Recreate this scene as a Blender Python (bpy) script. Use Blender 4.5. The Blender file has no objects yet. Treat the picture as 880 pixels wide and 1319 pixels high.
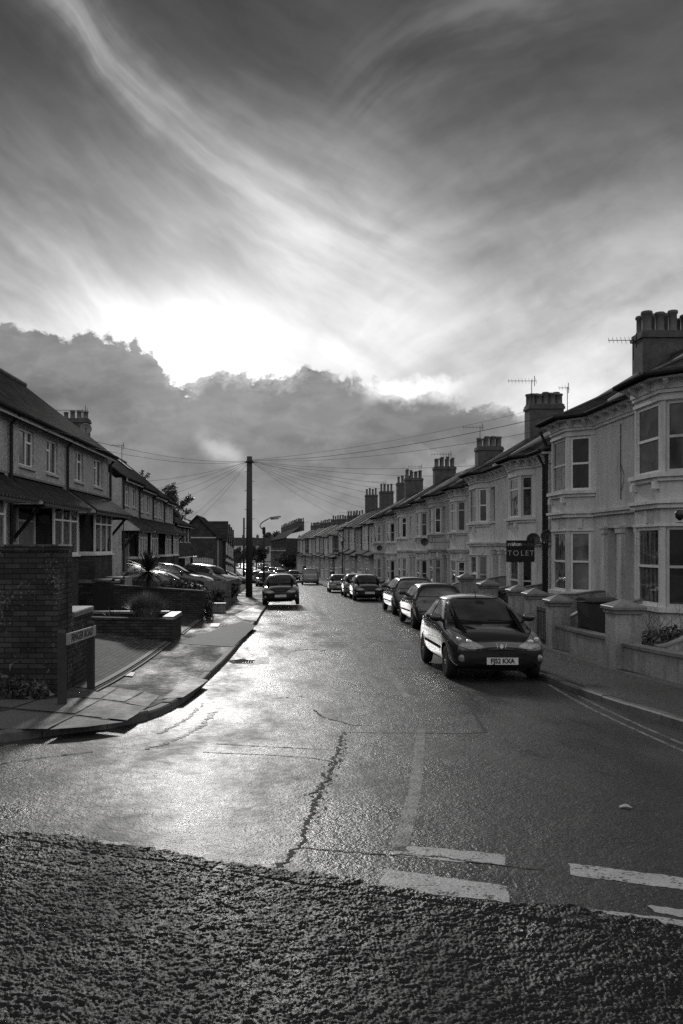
import bpy, bmesh, math, random
import numpy as np
from mathutils import Vector, Matrix, noise
from mathutils.bvhtree import BVHTree
random.seed(7)
R = math.radians
S = bpy.context.scene
COL = S.collection

# ------------------------------------------------------------------ camera
F0, VX, VY = 1100.0, 366.0, 703.0            # focal length and vanishing point, photograph pixels
cam = bpy.data.cameras.new('camera'); camo = bpy.data.objects.new('camera', cam); COL.objects.link(camo)
cam.sensor_fit = 'HORIZONTAL'; cam.sensor_width = 24.0; cam.lens = 24.0*F0/880.0
cam.shift_x = (440.0-VX)/880.0; cam.shift_y = (VY-659.5)/880.0
cam.clip_start = 0.05; cam.clip_end = 9000
camo.location = (0, 0, 0); camo.rotation_euler = (R(90), 0, 0)
S.camera = camo
S.render.resolution_x = 683; S.render.resolution_y = 1024
S.view_settings.view_transform = 'Standard'; S.view_settings.look = 'None'
S.view_settings.exposure = 0.0; S.view_settings.gamma = 1.0
S.cycles.use_denoising = False
S.cycles.max_bounces = 6; S.cycles.diffuse_bounces = 3; S.cycles.glossy_bounces = 3
S.cycles.sample_clamp_indirect = 6.0

# ------------------------------------------------------------------ sun and sky
SUN_AZ, SUN_EL = R(-6.0), R(17.0)            # azimuth from the street's axis (+Y), towards -X
sd = Vector((math.sin(SUN_AZ)*math.cos(SUN_EL), math.cos(SUN_AZ)*math.cos(SUN_EL), math.sin(SUN_EL)))
sun = bpy.data.lights.new('sun', 'SUN'); sun.energy = 0.78; sun.angle = R(4.0); sun.color = (1, 0.99, 0.975)
suno = bpy.data.objects.new('sun', sun); COL.objects.link(suno)
suno.rotation_euler = (-sd).to_track_quat('-Z', 'Y').to_euler()
suno.location = (-30, 150, 60)

W = bpy.data.worlds.new('World'); S.world = W; W.use_nodes = True
wt = W.node_tree; wt.nodes.clear()
def wn(t): return wt.nodes.new(t)
def lk(a, b): wt.links.new(a, b)
def m(op, a, b=None, c=None, clamp=False):
    n = wn('ShaderNodeMath'); n.operation = op; n.use_clamp = clamp
    for i, v in enumerate((a, b, c)):
        if v is None: continue
        if hasattr(v, 'links'): lk(v, n.inputs[i])
        else: n.inputs[i].default_value = v
    return n.outputs[0]
def add(*a):
    r = a[0]
    for x in a[1:]: r = m('ADD', r, x)
    return r
def mul(*a):
    r = a[0]
    for x in a[1:]: r = m('MULTIPLY', r, x)
    return r
def sub(a, b): return m('SUBTRACT', a, b)
def ss(x, a, b):                              # smoothstep from a to b
    n = wn('ShaderNodeMapRange'); n.interpolation_type = 'SMOOTHSTEP'
    lk(x, n.inputs['Value']); n.inputs['From Min'].default_value = a; n.inputs['From Max'].default_value = b
    return n.outputs['Result']
def mixf(f, a, b): return add(a, mul(f, sub(b, a)))
def comb(x, y, z=0.0):
    n = wn('ShaderNodeCombineXYZ')
    for i, v in enumerate((x, y, z)):
        if hasattr(v, 'links'): lk(v, n.inputs[i])
        else: n.inputs[i].default_value = v
    return n.outputs[0]
def nz(vec, scale, det=6, rough=0.55, dist=0.0):
    n = wn('ShaderNodeTexNoise'); lk(vec, n.inputs['Vector'])
    n.inputs['Scale'].default_value = scale; n.inputs['Detail'].default_value = det
    n.inputs['Roughness'].default_value = rough; n.inputs['Distortion'].default_value = dist
    return n.outputs[0]
def curve(x, pts, x0, x1, y0, y1):            # a float curve given in its own units
    n = wn('ShaderNodeFloatCurve'); c = n.mapping.curves[0]
    q = [((px-x0)/(x1-x0), (py-y0)/(y1-y0)) for px, py in pts]
    c.points[0].location = q[0]; c.points[1].location = q[-1]
    for p in q[1:-1]: c.points.new(*p)
    n.mapping.update()
    lk(m('DIVIDE', sub(x, x0), x1-x0, clamp=True), n.inputs['Value'])
    return add(mul(n.outputs[0], y1-y0), y0)
tc = wn('ShaderNodeTexCoord'); sx = wn('ShaderNodeSeparateXYZ'); lk(tc.outputs['Generated'], sx.inputs[0])
DX, DY, DZ = sx.outputs
yy = m('MAXIMUM', DY, 0.12)
U = add(mul(m('DIVIDE', DX, yy), 11.0), 3.66)           # the sky projected on the plane ahead, one unit = 100 photo px
V = sub(7.03, mul(m('DIVIDE', DZ, yy), 11.0))           # downwards
P0 = comb(U, V)
wA = sub(nz(P0, 0.45, 4), 0.5); wB = sub(nz(comb(add(U, 31.0), V), 0.45, 4), 0.5)
fA = sub(nz(P0, 2.2, 6, 0.6), 0.5); fB = sub(nz(comb(add(U, 17.0), add(V, 9.0)), 2.2, 6, 0.6), 0.5)
# high cirrus: streaks that fan out from above the horizon towards the top
uu = add(U, mul(wA, .9)); vv = add(V, mul(wB, .9))
base = curve(V, [(-8, .034), (-2, .036), (0, .045), (1, .066), (2, .15), (3, .32), (3.7, .47), (4.3, .60), (5.0, .64), (7.0, .40)], -8, 7, 0, 1)
rot = lambda a: (add(mul(uu, math.cos(a)), mul(vv, math.sin(a))), sub(mul(vv, math.cos(a)), mul(uu, math.sin(a))))
a1, a2 = rot(R(38))
st1 = nz(comb(mul(a1, .30), mul(a2, .9)), 1.1, 6, 0.52)
b1, b2 = rot(R(-28))
st2 = nz(comb(mul(b1, .33), mul(b2, .9), 5.0), .9, 6, 0.52)
side = ss(U, 3.6, 6.0)
st = mixf(side, st1, st2)
fine = nz(comb(mul(a1, .6), mul(a2, 1.0), 3.0), 3.2, 6, 0.55)
# the bright ribbon from upper left to the middle
uc = curve(U, [(-1, -1.5), (.8, -0.1), (1.4, .75), (2.1, 1.45), (3.0, 2.15), (4.0, 2.7), (5.0, 3.25), (7.0, 4.3)], -1, 7, -2, 5)
dr = add(sub(V, uc), mul(wB, .9), mul(fA, .5))
wd = curve(U, [(-1, .35), (1, .45), (3, .66), (5, .85), (7, .95)], -1, 7, 0, 1)
rb = m('EXPONENT', mul(m('POWER', m('DIVIDE', m('ABSOLUTE', dr), wd), 1.7), -1.0))
fib = nz(comb(mul(add(sub(V, uc), mul(wB, .45)), 1.9), mul(U, .40), 6.0), 1.5, 5, 0.5)
rb = mul(rb, ss(U, -.4, .9), sub(1.0, ss(U, 4.6, 6.4)))
uc2 = curve(U, [(3.5, 2.6), (4.5, 1.4), (5.2, .7), (6.5, 0.2), (8.8, -.2)], 3.5, 8.8, -1, 5)
dr2 = add(sub(V, uc2), mul(wA, 1.2))
rb2 = mul(m('EXPONENT', mul(m('POWER', m('DIVIDE', m('ABSOLUTE', dr2), .7), 1.6), -1.0)), ss(U, 3.6, 4.8), sub(1.0, ss(U, 6.6, 8.6)))
hi = mul(base, add(.55, mul(ss(st, .28, .74), .75), mul(sub(fine, .5), .36)))
fib2 = nz(comb(mul(add(sub(V, uc2), mul(wA, .5)), 1.5), mul(U, .38), 2.0), 1.3, 5, 0.5)
hi = add(hi, mul(rb, add(.12, mul(ss(fib, .26, .74), .15))), mul(rb2, ss(fib2, .30, .72), .09))
hi = mul(hi, add(.88, mul(ss(mixf(side, fib, fib2), .28, .72), .24)))
# a broad light field on the upper right side and darkening of the top corners
hi = add(hi, mul(.035, ss(U, 5.0, 8.6), sub(1.0, ss(V, 0.5, 3.8)), ss(V, -3, .5)))
# glow round the hidden sun
gx = sub(U, 2.45); gy = sub(V, 4.45)
g = m('SQRT', add(mul(gx, gx, .38), mul(gy, gy)))
glow = m('EXPONENT', mul(g, g, -1.5)); glow2 = m('EXPONENT', mul(g, g, -.22))
hi = add(hi, mul(glow, .55), mul(glow2, .09))
bx = sub(U, 4.9); by = sub(V, 4.35); hi = add(hi, mul(.15, m('EXPONENT', mul(add(mul(bx, bx, .22), mul(by, by, 1.1)), -1.0))))
# low cumulus bank
ed = curve(U, [(-6, 4.6), (-1, 4.1), (.2, 4.2), (1.2, 4.33), (1.9, 4.5), (2.3, 4.92), (2.9, 4.80), (3.4, 4.86), (4.1, 4.72), (4.55, 4.85), (5.0, 5.12), (5.8, 5.12), (6.6, 5.3), (8, 5.5), (14, 5.0)], -6, 14, 3, 7)
big = nz(comb(U, mul(V, 1.3), 2.0), 1.9, 8, 0.62, .4)
puff = nz(comb(U, mul(V, 1.2), 8.0), 4.5, 8, 0.62)
dd = add(sub(V, ed), mul(sub(big, .5), .85), mul(sub(puff, .5), .42))
bank = ss(dd, -.035, .07)
rim = mul(ss(dd, -.16, .02), sub(1.0, ss(dd, .02, .26)), ss(puff, .38, .62))
soft = nz(comb(mul(U, .8), mul(V, 1.5), 4.0), .95, 7, 0.58, .3)
cl = nz(comb(mul(U, 1.0), mul(V, 1.9), 14.0), 1.5, 8, 0.6, .3)
bankL = add(.050, mul(ss(soft, .36, .66), .085), mul(ss(cl, .42, .62), .05), mul(sub(big, .5), .08), mul(ss(U, 2.5, 7.5), .05), mul(sub(1.0, ss(dd, 0.0, .9)), .05), mul(ss(V, 6.2, 7.0), .02))
bankL = add(bankL, mul(rim, .34, ss(U, 1.0, 3.0)))
# a gap in the bank with a lit edge, and small lit puffs low on the right
ge = add(sub(V, curve(U, [(1.8, 5.3), (2.4, 5.6), (2.75, 5.78), (3.15, 6.0), (3.6, 6.9)], 1.8, 3.6, 5, 7)), mul(fA, .35))
gp = mul(m('EXPONENT', mul(ge, ge, -60.0)), ss(U, 2.45, 2.75), sub(1.0, ss(U, 2.95, 3.3)))
low = mul(ss(ge, -.05, .12), ss(U, 1.2, 1.8), sub(1.0, ss(U, 2.9, 3.4)))
bankL = add(mul(bankL, sub(1.0, mul(low, .18))), mul(gp, .30))
px_ = add(sub(V, 6.0), mul(fB, .9), mul(m('ABSOLUTE', sub(U, 6.0)), .2))
bankL = add(bankL, mul(.10, ss(px_, -.12, .03), sub(1.0, ss(px_, .03, .5)), ss(U, 5.0, 5.7), sub(1.0, ss(U, 6.3, 7.4))))
ry = add(sub(V, 5.02), mul(fA, .5), mul(sub(U, 5.0), .06))
wisp = mul(.45, ss(ry, -.16, 0.0), sub(1.0, ss(ry, .02, .26)), ss(U, 4.6, 4.95), sub(1.0, ss(U, 5.6, 6.3)))
ahead = mixf(bank, hi, bankL)
ahead = add(ahead, wisp)
# sky overhead and behind the viewer: broken cloud, darkened low for unseen buildings, raised towards +X to light house fronts
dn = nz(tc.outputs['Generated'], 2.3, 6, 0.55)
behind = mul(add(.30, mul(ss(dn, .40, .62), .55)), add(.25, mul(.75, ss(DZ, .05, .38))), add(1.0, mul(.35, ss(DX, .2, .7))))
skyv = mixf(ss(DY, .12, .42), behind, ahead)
nsh = wn('ShaderNodeTexSky'); nsh.sky_type = 'NISHITA'; nsh.sun_disc = False
nsh.sun_elevation = SUN_EL; nsh.sun_rotation = SUN_AZ
bw = wn('ShaderNodeRGBToBW'); lk(nsh.outputs[0], bw.inputs[0])
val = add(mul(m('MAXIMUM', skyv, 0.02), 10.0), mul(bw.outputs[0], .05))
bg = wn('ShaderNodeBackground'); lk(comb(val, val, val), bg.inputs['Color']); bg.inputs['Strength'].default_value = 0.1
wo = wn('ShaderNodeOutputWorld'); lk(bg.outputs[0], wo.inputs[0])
W.cycles.sampling_method = 'MANUAL'; W.cycles.sample_map_resolution = 1024

# ------------------------------------------------------------------ levels of the street
_hp = [(-200, 1.5), (0, 1.6), (4, 1.65), (8, 1.98), (12, 2.28), (15.8, 2.46), (20, 2.54), (28, 2.64), (38, 2.80), (50, 3.10), (60, 3.35),
       (90, 4.1), (130, 5.0), (180, 5.75), (230, 6.2), (300, 6.3), (9000, 6.3)]
_hy = np.arange(-60, 420, .5); _hv = np.interp(_hy, *zip(*_hp))
_k = np.ones(9)/9; _hs = np.convolve(np.pad(_hv, 4, 'edge'), _k, 'valid')
def H(y): return float(np.interp(y, _hy, _hs))
def bend(y):
    if y < 48: return 0.0
    if y < 130: return -.00045*(y-48)**2
    return -.00045*82*82 - .0738*(y-130)
XRp = [(7, 4.6), (19, 4.7), (24, 5.75), (38, 6.0), (50, 5.65), (64, 5.5), (74, 4.5), (80, 3.9), (93, 3.75), (130, 1.3), (180, -3.2), (330, -14.3)]
def XR(y): return float(np.interp(y, *zip(*XRp)))
def G(px, py, dz=0.0):                        # the point of the street that the photograph shows at a pixel
    k = (py-VY)/F0; lo, hi_ = 1.0, 400.0
    for _ in range(50):
        y = (lo+hi_)/2
        if (H(y)-dz)/y > k: lo = y
        else: hi_ = y
    return Vector(((px-VX)/F0*y, y, -H(y)+dz))
def AT(px, py, y): return Vector(((px-VX)/F0*y, y, (VY-py)/F0*y))

# ------------------------------------------------------------------ materials
def mat(name, col=.5, rough=.6, var=.25, scale=3.0, bump=0.0, bscale=40.0, spec=.5, metal=0.0, coat=0.0, var2=0.0, coords='Object', det=6):
    M_ = bpy.data.materials.new(name); M_.use_nodes = True; t = M_.node_tree; b = t.nodes['Principled BSDF']
    b.inputs['Roughness'].default_value = rough; b.inputs['Metallic'].default_value = metal
    b.inputs['Specular IOR Level'].default_value = spec
    b.inputs['Coat Weight'].default_value = coat; b.inputs['Coat Roughness'].default_value = .04
    tcn = t.nodes.new('ShaderNodeTexCoord'); co = tcn.outputs[coords]
    n = t.nodes.new('ShaderNodeTexNoise'); n.inputs['Scale'].default_value = scale; n.inputs['Detail'].default_value = det
    t.links.new(co, n.inputs['Vector'])
    r = t.nodes.new('ShaderNodeMapRange'); r.inputs['From Min'].default_value = .25; r.inputs['From Max'].default_value = .75
    r.inputs['To Min'].default_value = col*(1-var); r.inputs['To Max'].default_value = col*(1+var)
    t.links.new(n.outputs[0], r.inputs['Value'])
    out = r.outputs[0]
    if var2:
        n2 = t.nodes.new('ShaderNodeTexNoise'); n2.inputs['Scale'].default_value = scale*9; n2.inputs['Detail'].default_value = 4
        t.links.new(co, n2.inputs['Vector'])
        r2 = t.nodes.new('ShaderNodeMapRange'); r2.inputs['From Min'].default_value = .3; r2.inputs['From Max'].default_value = .7
        r2.inputs['To Min'].default_value = 1-var2; r2.inputs['To Max'].default_value = 1+var2
        t.links.new(n2.outputs[0], r2.inputs['Value'])
        mm = t.nodes.new('ShaderNodeMath'); mm.operation = 'MULTIPLY'; t.links.new(out, mm.inputs[0]); t.links.new(r2.outputs[0], mm.inputs[1]); out = mm.outputs[0]
    c = t.nodes.new('ShaderNodeCombineColor')
    for i in range(3): t.links.new(out, c.inputs[i])
    t.links.new(c.outputs[0], b.inputs['Base Color'])
    if bump:
        nb = t.nodes.new('ShaderNodeTexNoise'); nb.inputs['Scale'].default_value = bscale; nb.inputs['Detail'].default_value = 5
        t.links.new(co, nb.inputs['Vector'])
        bp = t.nodes.new('ShaderNodeBump'); bp.inputs['Strength'].default_value = 1.0; bp.inputs['Distance'].default_value = bump
        t.links.new(nb.outputs[0], bp.inputs['Height']); t.links.new(bp.outputs[0], b.inputs['Normal'])
    return M_

def brickmat(name, c1, c2, mortar, bw_=.225, bh=.075, rough=.75, lich=0.0, flat=False):
    M_ = bpy.data.materials.new(name); M_.use_nodes = True; t = M_.node_tree; b = t.nodes['Principled BSDF']
    L = t.links.new; nn = t.nodes.new
    tcn = nn('ShaderNodeTexCoord'); s = nn('ShaderNodeSeparateXYZ'); L(tcn.outputs['Object'], s.inputs[0])
    ad = nn('ShaderNodeMath'); ad.operation = 'ADD'; L(s.outputs[0], ad.inputs[0]); L(s.outputs[1], ad.inputs[1])
    cv = nn('ShaderNodeCombineXYZ'); L(s.outputs[1] if flat else ad.outputs[0], cv.inputs[0]); L(s.outputs[0] if flat else s.outputs[2], cv.inputs[1])
    br = nn('ShaderNodeTexBrick'); L(cv.outputs[0], br.inputs['Vector']); br.inputs['Scale'].default_value = 1.0
    br.inputs['Brick Width'].default_value = bw_; br.inputs['Row Height'].default_value = bh; br.inputs['Mortar Size'].default_value = bh*.09
    br.inputs['Mortar Smooth'].default_value = .3
    br.inputs['Color1'].default_value = (c1,)*3+(1,); br.inputs['Color2'].default_value = (c2,)*3+(1,); br.inputs['Mortar'].default_value = (mortar,)*3+(1,)
    no = nn('ShaderNodeTexNoise'); no.inputs['Scale'].default_value = 2.2; no.inputs['Detail'].default_value = 8; L(tcn.outputs['Object'], no.inputs['Vector'])
    r = nn('ShaderNodeMapRange'); r.inputs['From Min'].default_value = .3; r.inputs['From Max'].default_value = .7
    r.inputs['To Min'].default_value = .6; r.inputs['To Max'].default_value = 1.4; L(no.outputs[0], r.inputs['Value'])
    mx = nn('ShaderNodeMix'); mx.data_type = 'RGBA'; mx.blend_type = 'MULTIPLY'; mx.inputs['Factor'].default_value = 1
    L(br.outputs['Color'], mx.inputs['A']); L(r.outputs[0], mx.inputs['B'])
    out = mx.outputs['Result']
    if lich:
        n3 = nn('ShaderNodeTexNoise'); n3.inputs['Scale'].default_value = 26; n3.inputs['Detail'].default_value = 5; n3.inputs['Roughness'].default_value = .7; L(tcn.outputs['Object'], n3.inputs['Vector'])
        n4 = nn('ShaderNodeTexNoise'); n4.inputs['Scale'].default_value = 1.6; n4.inputs['Detail'].default_value = 3; L(tcn.outputs['Object'], n4.inputs['Vector'])
        a = nn('ShaderNodeMath'); a.operation = 'MULTIPLY_ADD'; L(n4.outputs[0], a.inputs[0]); a.inputs[1].default_value = .8; L(n3.outputs[0], a.inputs[2])
        r3 = nn('ShaderNodeMapRange'); r3.inputs['From Min'].default_value = 1.02; r3.inputs['From Max'].default_value = 1.08; r3.inputs['To Max'].default_value = lich; L(a.outputs[0], r3.inputs['Value'])
        m2 = nn('ShaderNodeMix'); m2.data_type = 'RGBA'; L(r3.outputs[0], m2.inputs['Factor']); L(out, m2.inputs['A']); m2.inputs['B'].default_value = (.32, .32, .32, 1)
        out = m2.outputs['Result']
    L(out, b.inputs['Base Color']); b.inputs['Roughness'].default_value = rough; b.inputs['Specular IOR Level'].default_value = .22
    bp = nn('ShaderNodeBump'); bp.inputs['Distance'].default_value = .012; bp.inputs['Strength'].default_value = 1; bp.invert = True
    n5 = nn('ShaderNodeTexNoise'); n5.inputs['Scale'].default_value = 45; n5.inputs['Detail'].default_value = 4; L(tcn.outputs['Object'], n5.inputs['Vector'])
    ma = nn('ShaderNodeMath'); ma.operation = 'MULTIPLY_ADD'; L(n5.outputs[0], ma.inputs[0]); ma.inputs[1].default_value = -.5; L(br.outputs['Fac'], ma.inputs[2])
    L(ma.outputs[0], bp.inputs['Height']); L(bp.outputs[0], b.inputs['Normal'])
    return M_

def roofmat(name, col, pitch_rows=.22, wid=.25, rough=.5, bump=.03, wave=False, spec=.18):
    """tiles: courses run along the slope (object Z drives them), joints run across"""
    M_ = bpy.data.materials.new(name); M_.use_nodes = True; t = M_.node_tree; b = t.nodes['Principled BSDF']
    L = t.links.new; nn = t.nodes.new
    tcn = nn('ShaderNodeTexCoord'); s = nn('ShaderNodeSeparateXYZ'); L(tcn.outputs['UV'], s.inputs[0])
    cv = nn('ShaderNodeCombineXYZ'); L(s.outputs[0], cv.inputs[0]); L(s.outputs[1], cv.inputs[1])
    br = nn('ShaderNodeTexBrick'); L(cv.outputs[0], br.inputs['Vector']); br.inputs['Scale'].default_value = 1
    br.inputs['Brick Width'].default_value = wid; br.inputs['Row Height'].default_value = pitch_rows; br.inputs['Mortar Size'].default_value = .008
    br.inputs['Color1'].default_value = (col*.5,)*3+(1,); br.inputs['Color2'].default_value = (col*1.7,)*3+(1,); br.inputs['Mortar'].default_value = (col*.35,)*3+(1,)
    no = nn('ShaderNodeTexNoise'); no.inputs['Scale'].default_value = 1.7; no.inputs['Detail'].default_value = 8; L(tcn.outputs['Object'], no.inputs['Vector'])
    r = nn('ShaderNodeMapRange'); r.inputs['From Min'].default_value = .3; r.inputs['From Max'].default_value = .7
    r.inputs['To Min'].default_value = .6; r.inputs['To Max'].default_value = 1.6; L(no.outputs[0], r.inputs['Value'])
    mx = nn('ShaderNodeMix'); mx.data_type = 'RGBA'; mx.blend_type = 'MULTIPLY'; mx.inputs['Factor'].default_value = 1
    L(br.outputs['Color'], mx.inputs['A']); L(r.outputs[0], mx.inputs['B']); L(mx.outputs['Result'], b.inputs['Base Color'])
    b.inputs['Roughness'].default_value = rough; b.inputs['Specular IOR Level'].default_value = spec
    fr = nn('ShaderNodeMath'); fr.operation = 'FRACT'; dv = nn('ShaderNodeMath'); dv.operation = 'DIVIDE'; L(s.outputs[1], dv.inputs[0]); dv.inputs[1].default_value = pitch_rows; L(dv.outputs[0], fr.inputs[0])
    h = nn('ShaderNodeMath'); h.operation = 'MULTIPLY_ADD'; L(fr.outputs[0], h.inputs[0]); h.inputs[1].default_value = -1.0
    if wave:
        sn = nn('ShaderNodeMath'); sn.operation = 'SINE'; dm = nn('ShaderNodeMath'); dm.operation = 'MULTIPLY'; L(s.outputs[0], dm.inputs[0]); dm.inputs[1].default_value = 6.283/wid; L(dm.outputs[0], sn.inputs[0])
        sm = nn('ShaderNodeMath'); sm.operation = 'MULTIPLY'; L(sn.outputs[0], sm.inputs[0]); sm.inputs[1].default_value = .9; L(sm.outputs[0], h.inputs[2])
    else: L(br.outputs['Fac'], h.inputs[2])
    bp = nn('ShaderNodeBump'); bp.inputs['Distance'].default_value = bump; L(h.outputs[0], bp.inputs['Height']); L(bp.outputs[0], b.inputs['Normal'])
    return M_

def roadmat(name, col, rough0, rough1, bump, bscale, patch=.5, grit=.4, vor=False, spec=.5):
    M_ = bpy.data.materials.new(name); M_.use_nodes = True; t = M_.node_tree; b = t.nodes['Principled BSDF']
    L = t.links.new; nn = t.nodes.new
    tcn = nn('ShaderNodeTexCoord'); co = tcn.outputs['Object']
    def noi(sc, det=6, ro=.55, st=None):
        n = nn('ShaderNodeTexNoise'); n.inputs['Scale'].default_value = sc; n.inputs['Detail'].default_value = det; n.inputs['Roughness'].default_value = ro
        if st:
            mp = nn('ShaderNodeMapping'); mp.inputs['Scale'].default_value = st; L(co, mp.inputs[0]); L(mp.outputs[0], n.inputs['Vector'])
        else: L(co, n.inputs['Vector'])
        return n.outputs[0]
    def mr(x, a, b_, c, d):
        r = nn('ShaderNodeMapRange'); L(x, r.inputs['Value'])
        for k_, v_ in zip(('From Min', 'From Max', 'To Min', 'To Max'), (a, b_, c, d)): r.inputs[k_].default_value = v_
        return r.outputs[0]
    def mt(op, x, y):
        n = nn('ShaderNodeMath'); n.operation = op
        for i, v in enumerate((x, y)):
            if hasattr(v, 'links'): L(v, n.inputs[i])
            else: n.inputs[i].default_value = v
        return n.outputs[0]
    blotch = noi(.55, 7, .6, (1.6, .5, 1)); g = noi(bscale*.8, 3, .6)
    c = mt('MULTIPLY', mt('MULTIPLY', mr(blotch, .3, .7, 1-patch, 1+patch), mr(g, .3, .7, 1-grit, 1+grit)), col)
    cc = nn('ShaderNodeCombineColor'); [L(c, cc.inputs[i]) for i in range(3)]; L(cc.outputs[0], b.inputs['Base Color'])
    wet = noi(.9, 6, .6, (1.4, .45, 1)); wet2 = noi(7.0, 5, .6)
    L(mr(mt('ADD', mt('MULTIPLY', wet, .75), mt('MULTIPLY', wet2, .25)), .38, .62, rough0, rough1), b.inputs['Roughness'])
    if vor:
        v = nn('ShaderNodeTexVoronoi'); v.inputs['Scale'].default_value = bscale; L(co, v.inputs['Vector'])
        v.feature = 'SMOOTH_F1'; v.inputs['Smoothness'].default_value = .3
        hgt = mt('ADD', mt('MULTIPLY', mt('SUBTRACT', 1.0, v.outputs['Distance']), .7), mt('MULTIPLY', noi(bscale*1.7, 3), .5))
    else: hgt = mt('ADD', noi(bscale, 3, .6), mt('MULTIPLY', noi(bscale*.3, 3, .6), 1.2))
    lows = noi(2.2, 4, .5)
    bp = nn('ShaderNodeBump'); bp.inputs['Distance'].default_value = bump; L(hgt, bp.inputs['Height'])
    bp2 = nn('ShaderNodeBump'); bp2.inputs['Distance'].default_value = .02; L(lows, bp2.inputs['Height']); L(bp.outputs[0], bp2.inputs['Normal'])
    L(bp2.outputs[0], b.inputs['Normal'])
    b.inputs['Specular IOR Level'].default_value = spec
    return M_

def panemat(name, dark, light, rough=.04, stripe=14.0):
    M_ = bpy.data.materials.new(name); M_.use_nodes = True; t = M_.node_tree; b = t.nodes['Principled BSDF']
    L = t.links.new; nn = t.nodes.new
    tcn = nn('ShaderNodeTexCoord'); s = nn('ShaderNodeSeparateXYZ'); L(tcn.outputs['Object'], s.inputs[0])
    ad = nn('ShaderNodeMath'); ad.operation = 'ADD'; L(s.outputs[0], ad.inputs[0]); L(s.outputs[1], ad.inputs[1])
    cv = nn('ShaderNodeCombineXYZ'); L(ad.outputs[0], cv.inputs[0])
    ms = nn('ShaderNodeMath'); ms.operation = 'MULTIPLY'; L(s.outputs[2], ms.inputs[0]); ms.inputs[1].default_value = .06; L(ms.outputs[0], cv.inputs[1])
    n = nn('ShaderNodeTexNoise'); n.inputs['Scale'].default_value = stripe; n.inputs['Detail'].default_value = 3; L(cv.outputs[0], n.inputs['Vector'])
    r = nn('ShaderNodeMapRange'); r.inputs['From Min'].default_value = .35; r.inputs['From Max'].default_value = .7; r.inputs['To Min'].default_value = dark; r.inputs['To Max'].default_value = light
    L(n.outputs[0], r.inputs['Value']); c = nn('ShaderNodeCombineColor'); [L(r.outputs[0], c.inputs[i]) for i in range(3)]; L(c.outputs[0], b.inputs['Base Color'])
    b.inputs['Roughness'].default_value = rough; b.inputs['Specular IOR Level'].default_value = .9; b.inputs['IOR'].default_value = 1.55
    nb = nn('ShaderNodeTexNoise'); nb.inputs['Scale'].default_value = 1.3; L(tcn.outputs['Object'], nb.inputs['Vector'])
    bp = nn('ShaderNodeBump'); bp.inputs['Distance'].default_value = .012; L(nb.outputs[0], bp.inputs['Height']); L(bp.outputs[0], b.inputs['Normal'])
    return M_

def matte(M_, k=.03, rough=.5):                # a dull surface: diffuse with a trace of sheen
    t = M_.node_tree; b = t.nodes['Principled BSDF']; d = t.nodes.new('ShaderNodeBsdfDiffuse'); g_ = t.nodes.new('ShaderNodeBsdfGlossy'); g_.inputs['Roughness'].default_value = rough
    x = t.nodes.new('ShaderNodeMixShader'); x.inputs[0].default_value = k
    for s_ in b.inputs['Base Color'].links[:]: t.links.new(s_.from_socket, d.inputs['Color'])
    for s_ in b.inputs['Normal'].links[:]: t.links.new(s_.from_socket, d.inputs['Normal']); t.links.new(s_.from_socket, g_.inputs['Normal'])
    t.links.new(d.outputs[0], x.inputs[1]); t.links.new(g_.outputs[0], x.inputs[2]); o_ = [n for n in t.nodes if n.type == 'OUTPUT_MATERIAL'][0]; t.links.new(x.outputs[0], o_.inputs['Surface']); return M_
def streaks(M_, amt=.35):                      # rain stains that run down a wall
    t = M_.node_tree; b = t.nodes['Principled BSDF']; old = b.inputs['Base Color'].links[0].from_socket; L = t.links.new; nn = t.nodes.new
    tcn = nn('ShaderNodeTexCoord'); mp = nn('ShaderNodeMapping'); mp.inputs['Scale'].default_value = (2.6, 2.6, .28); L(tcn.outputs['Object'], mp.inputs[0])
    n = nn('ShaderNodeTexNoise'); n.inputs['Scale'].default_value = 1.6; n.inputs['Detail'].default_value = 7; n.inputs['Roughness'].default_value = .65; L(mp.outputs[0], n.inputs['Vector'])
    r = nn('ShaderNodeMapRange'); r.inputs['From Min'].default_value = .48; r.inputs['From Max'].default_value = .72; r.inputs['To Min'].default_value = 1; r.inputs['To Max'].default_value = 1-amt; L(n.outputs[0], r.inputs['Value'])
    x = nn('ShaderNodeMix'); x.data_type = 'RGBA'; x.blend_type = 'MULTIPLY'; x.inputs['Factor'].default_value = 1; L(old, x.inputs['A']); L(r.outputs[0], x.inputs['B']); L(x.outputs['Result'], b.inputs['Base Color']); return M_
X = {}
X['road'] = roadmat('wet_asphalt', .026, .25, .58, .0075, 50, .4, .5)
X['coarse'] = roadmat('coarse_asphalt', .008, .30, .56, .002, 220, .4, .5, spec=.26)
X['coarse_flat'] = roadmat('coarse_asphalt_flat', .012, .22, .42, .03, 45, .25, .4, vor=True)
X['pave'] = roadmat('pavement_tarmac', .036, .45, .8, .018, 38, .45, .6, spec=.35)
X['slab'] = roadmat('paving_stone', .10, .5, .7, .004, 60, .25, .3, spec=.3)
X['kerb'] = mat('kerb_stone', .10, .65, .35, 2.5, .004, 60, var2=.25, spec=.25)
X['earth'] = mat('earth', .045, .85, .4, .8, .03, 12, var2=.4)
X['block'] = brickmat('block_paving', .04, .09, .01, .2, .1, .75, flat=True)
X['paint'] = None
X['gutter_iron'] = mat('cast_iron', .03, .45, .3, 8, .002, 60)
X['brick_dark'] = brickmat('dark_brick', .022, .055, .009, lich=.5)
X['brick_wall'] = brickmat('garden_brick', .028, .065, .014)
X['brick_house'] = brickmat('house_brick', .045, .075, .055)
X['brick_far'] = brickmat('brown_brick', .04, .07, .05)
X['coping'] = mat('coping_stone', .17, .5, .35, 4, .003, 50, var2=.2)
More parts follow.
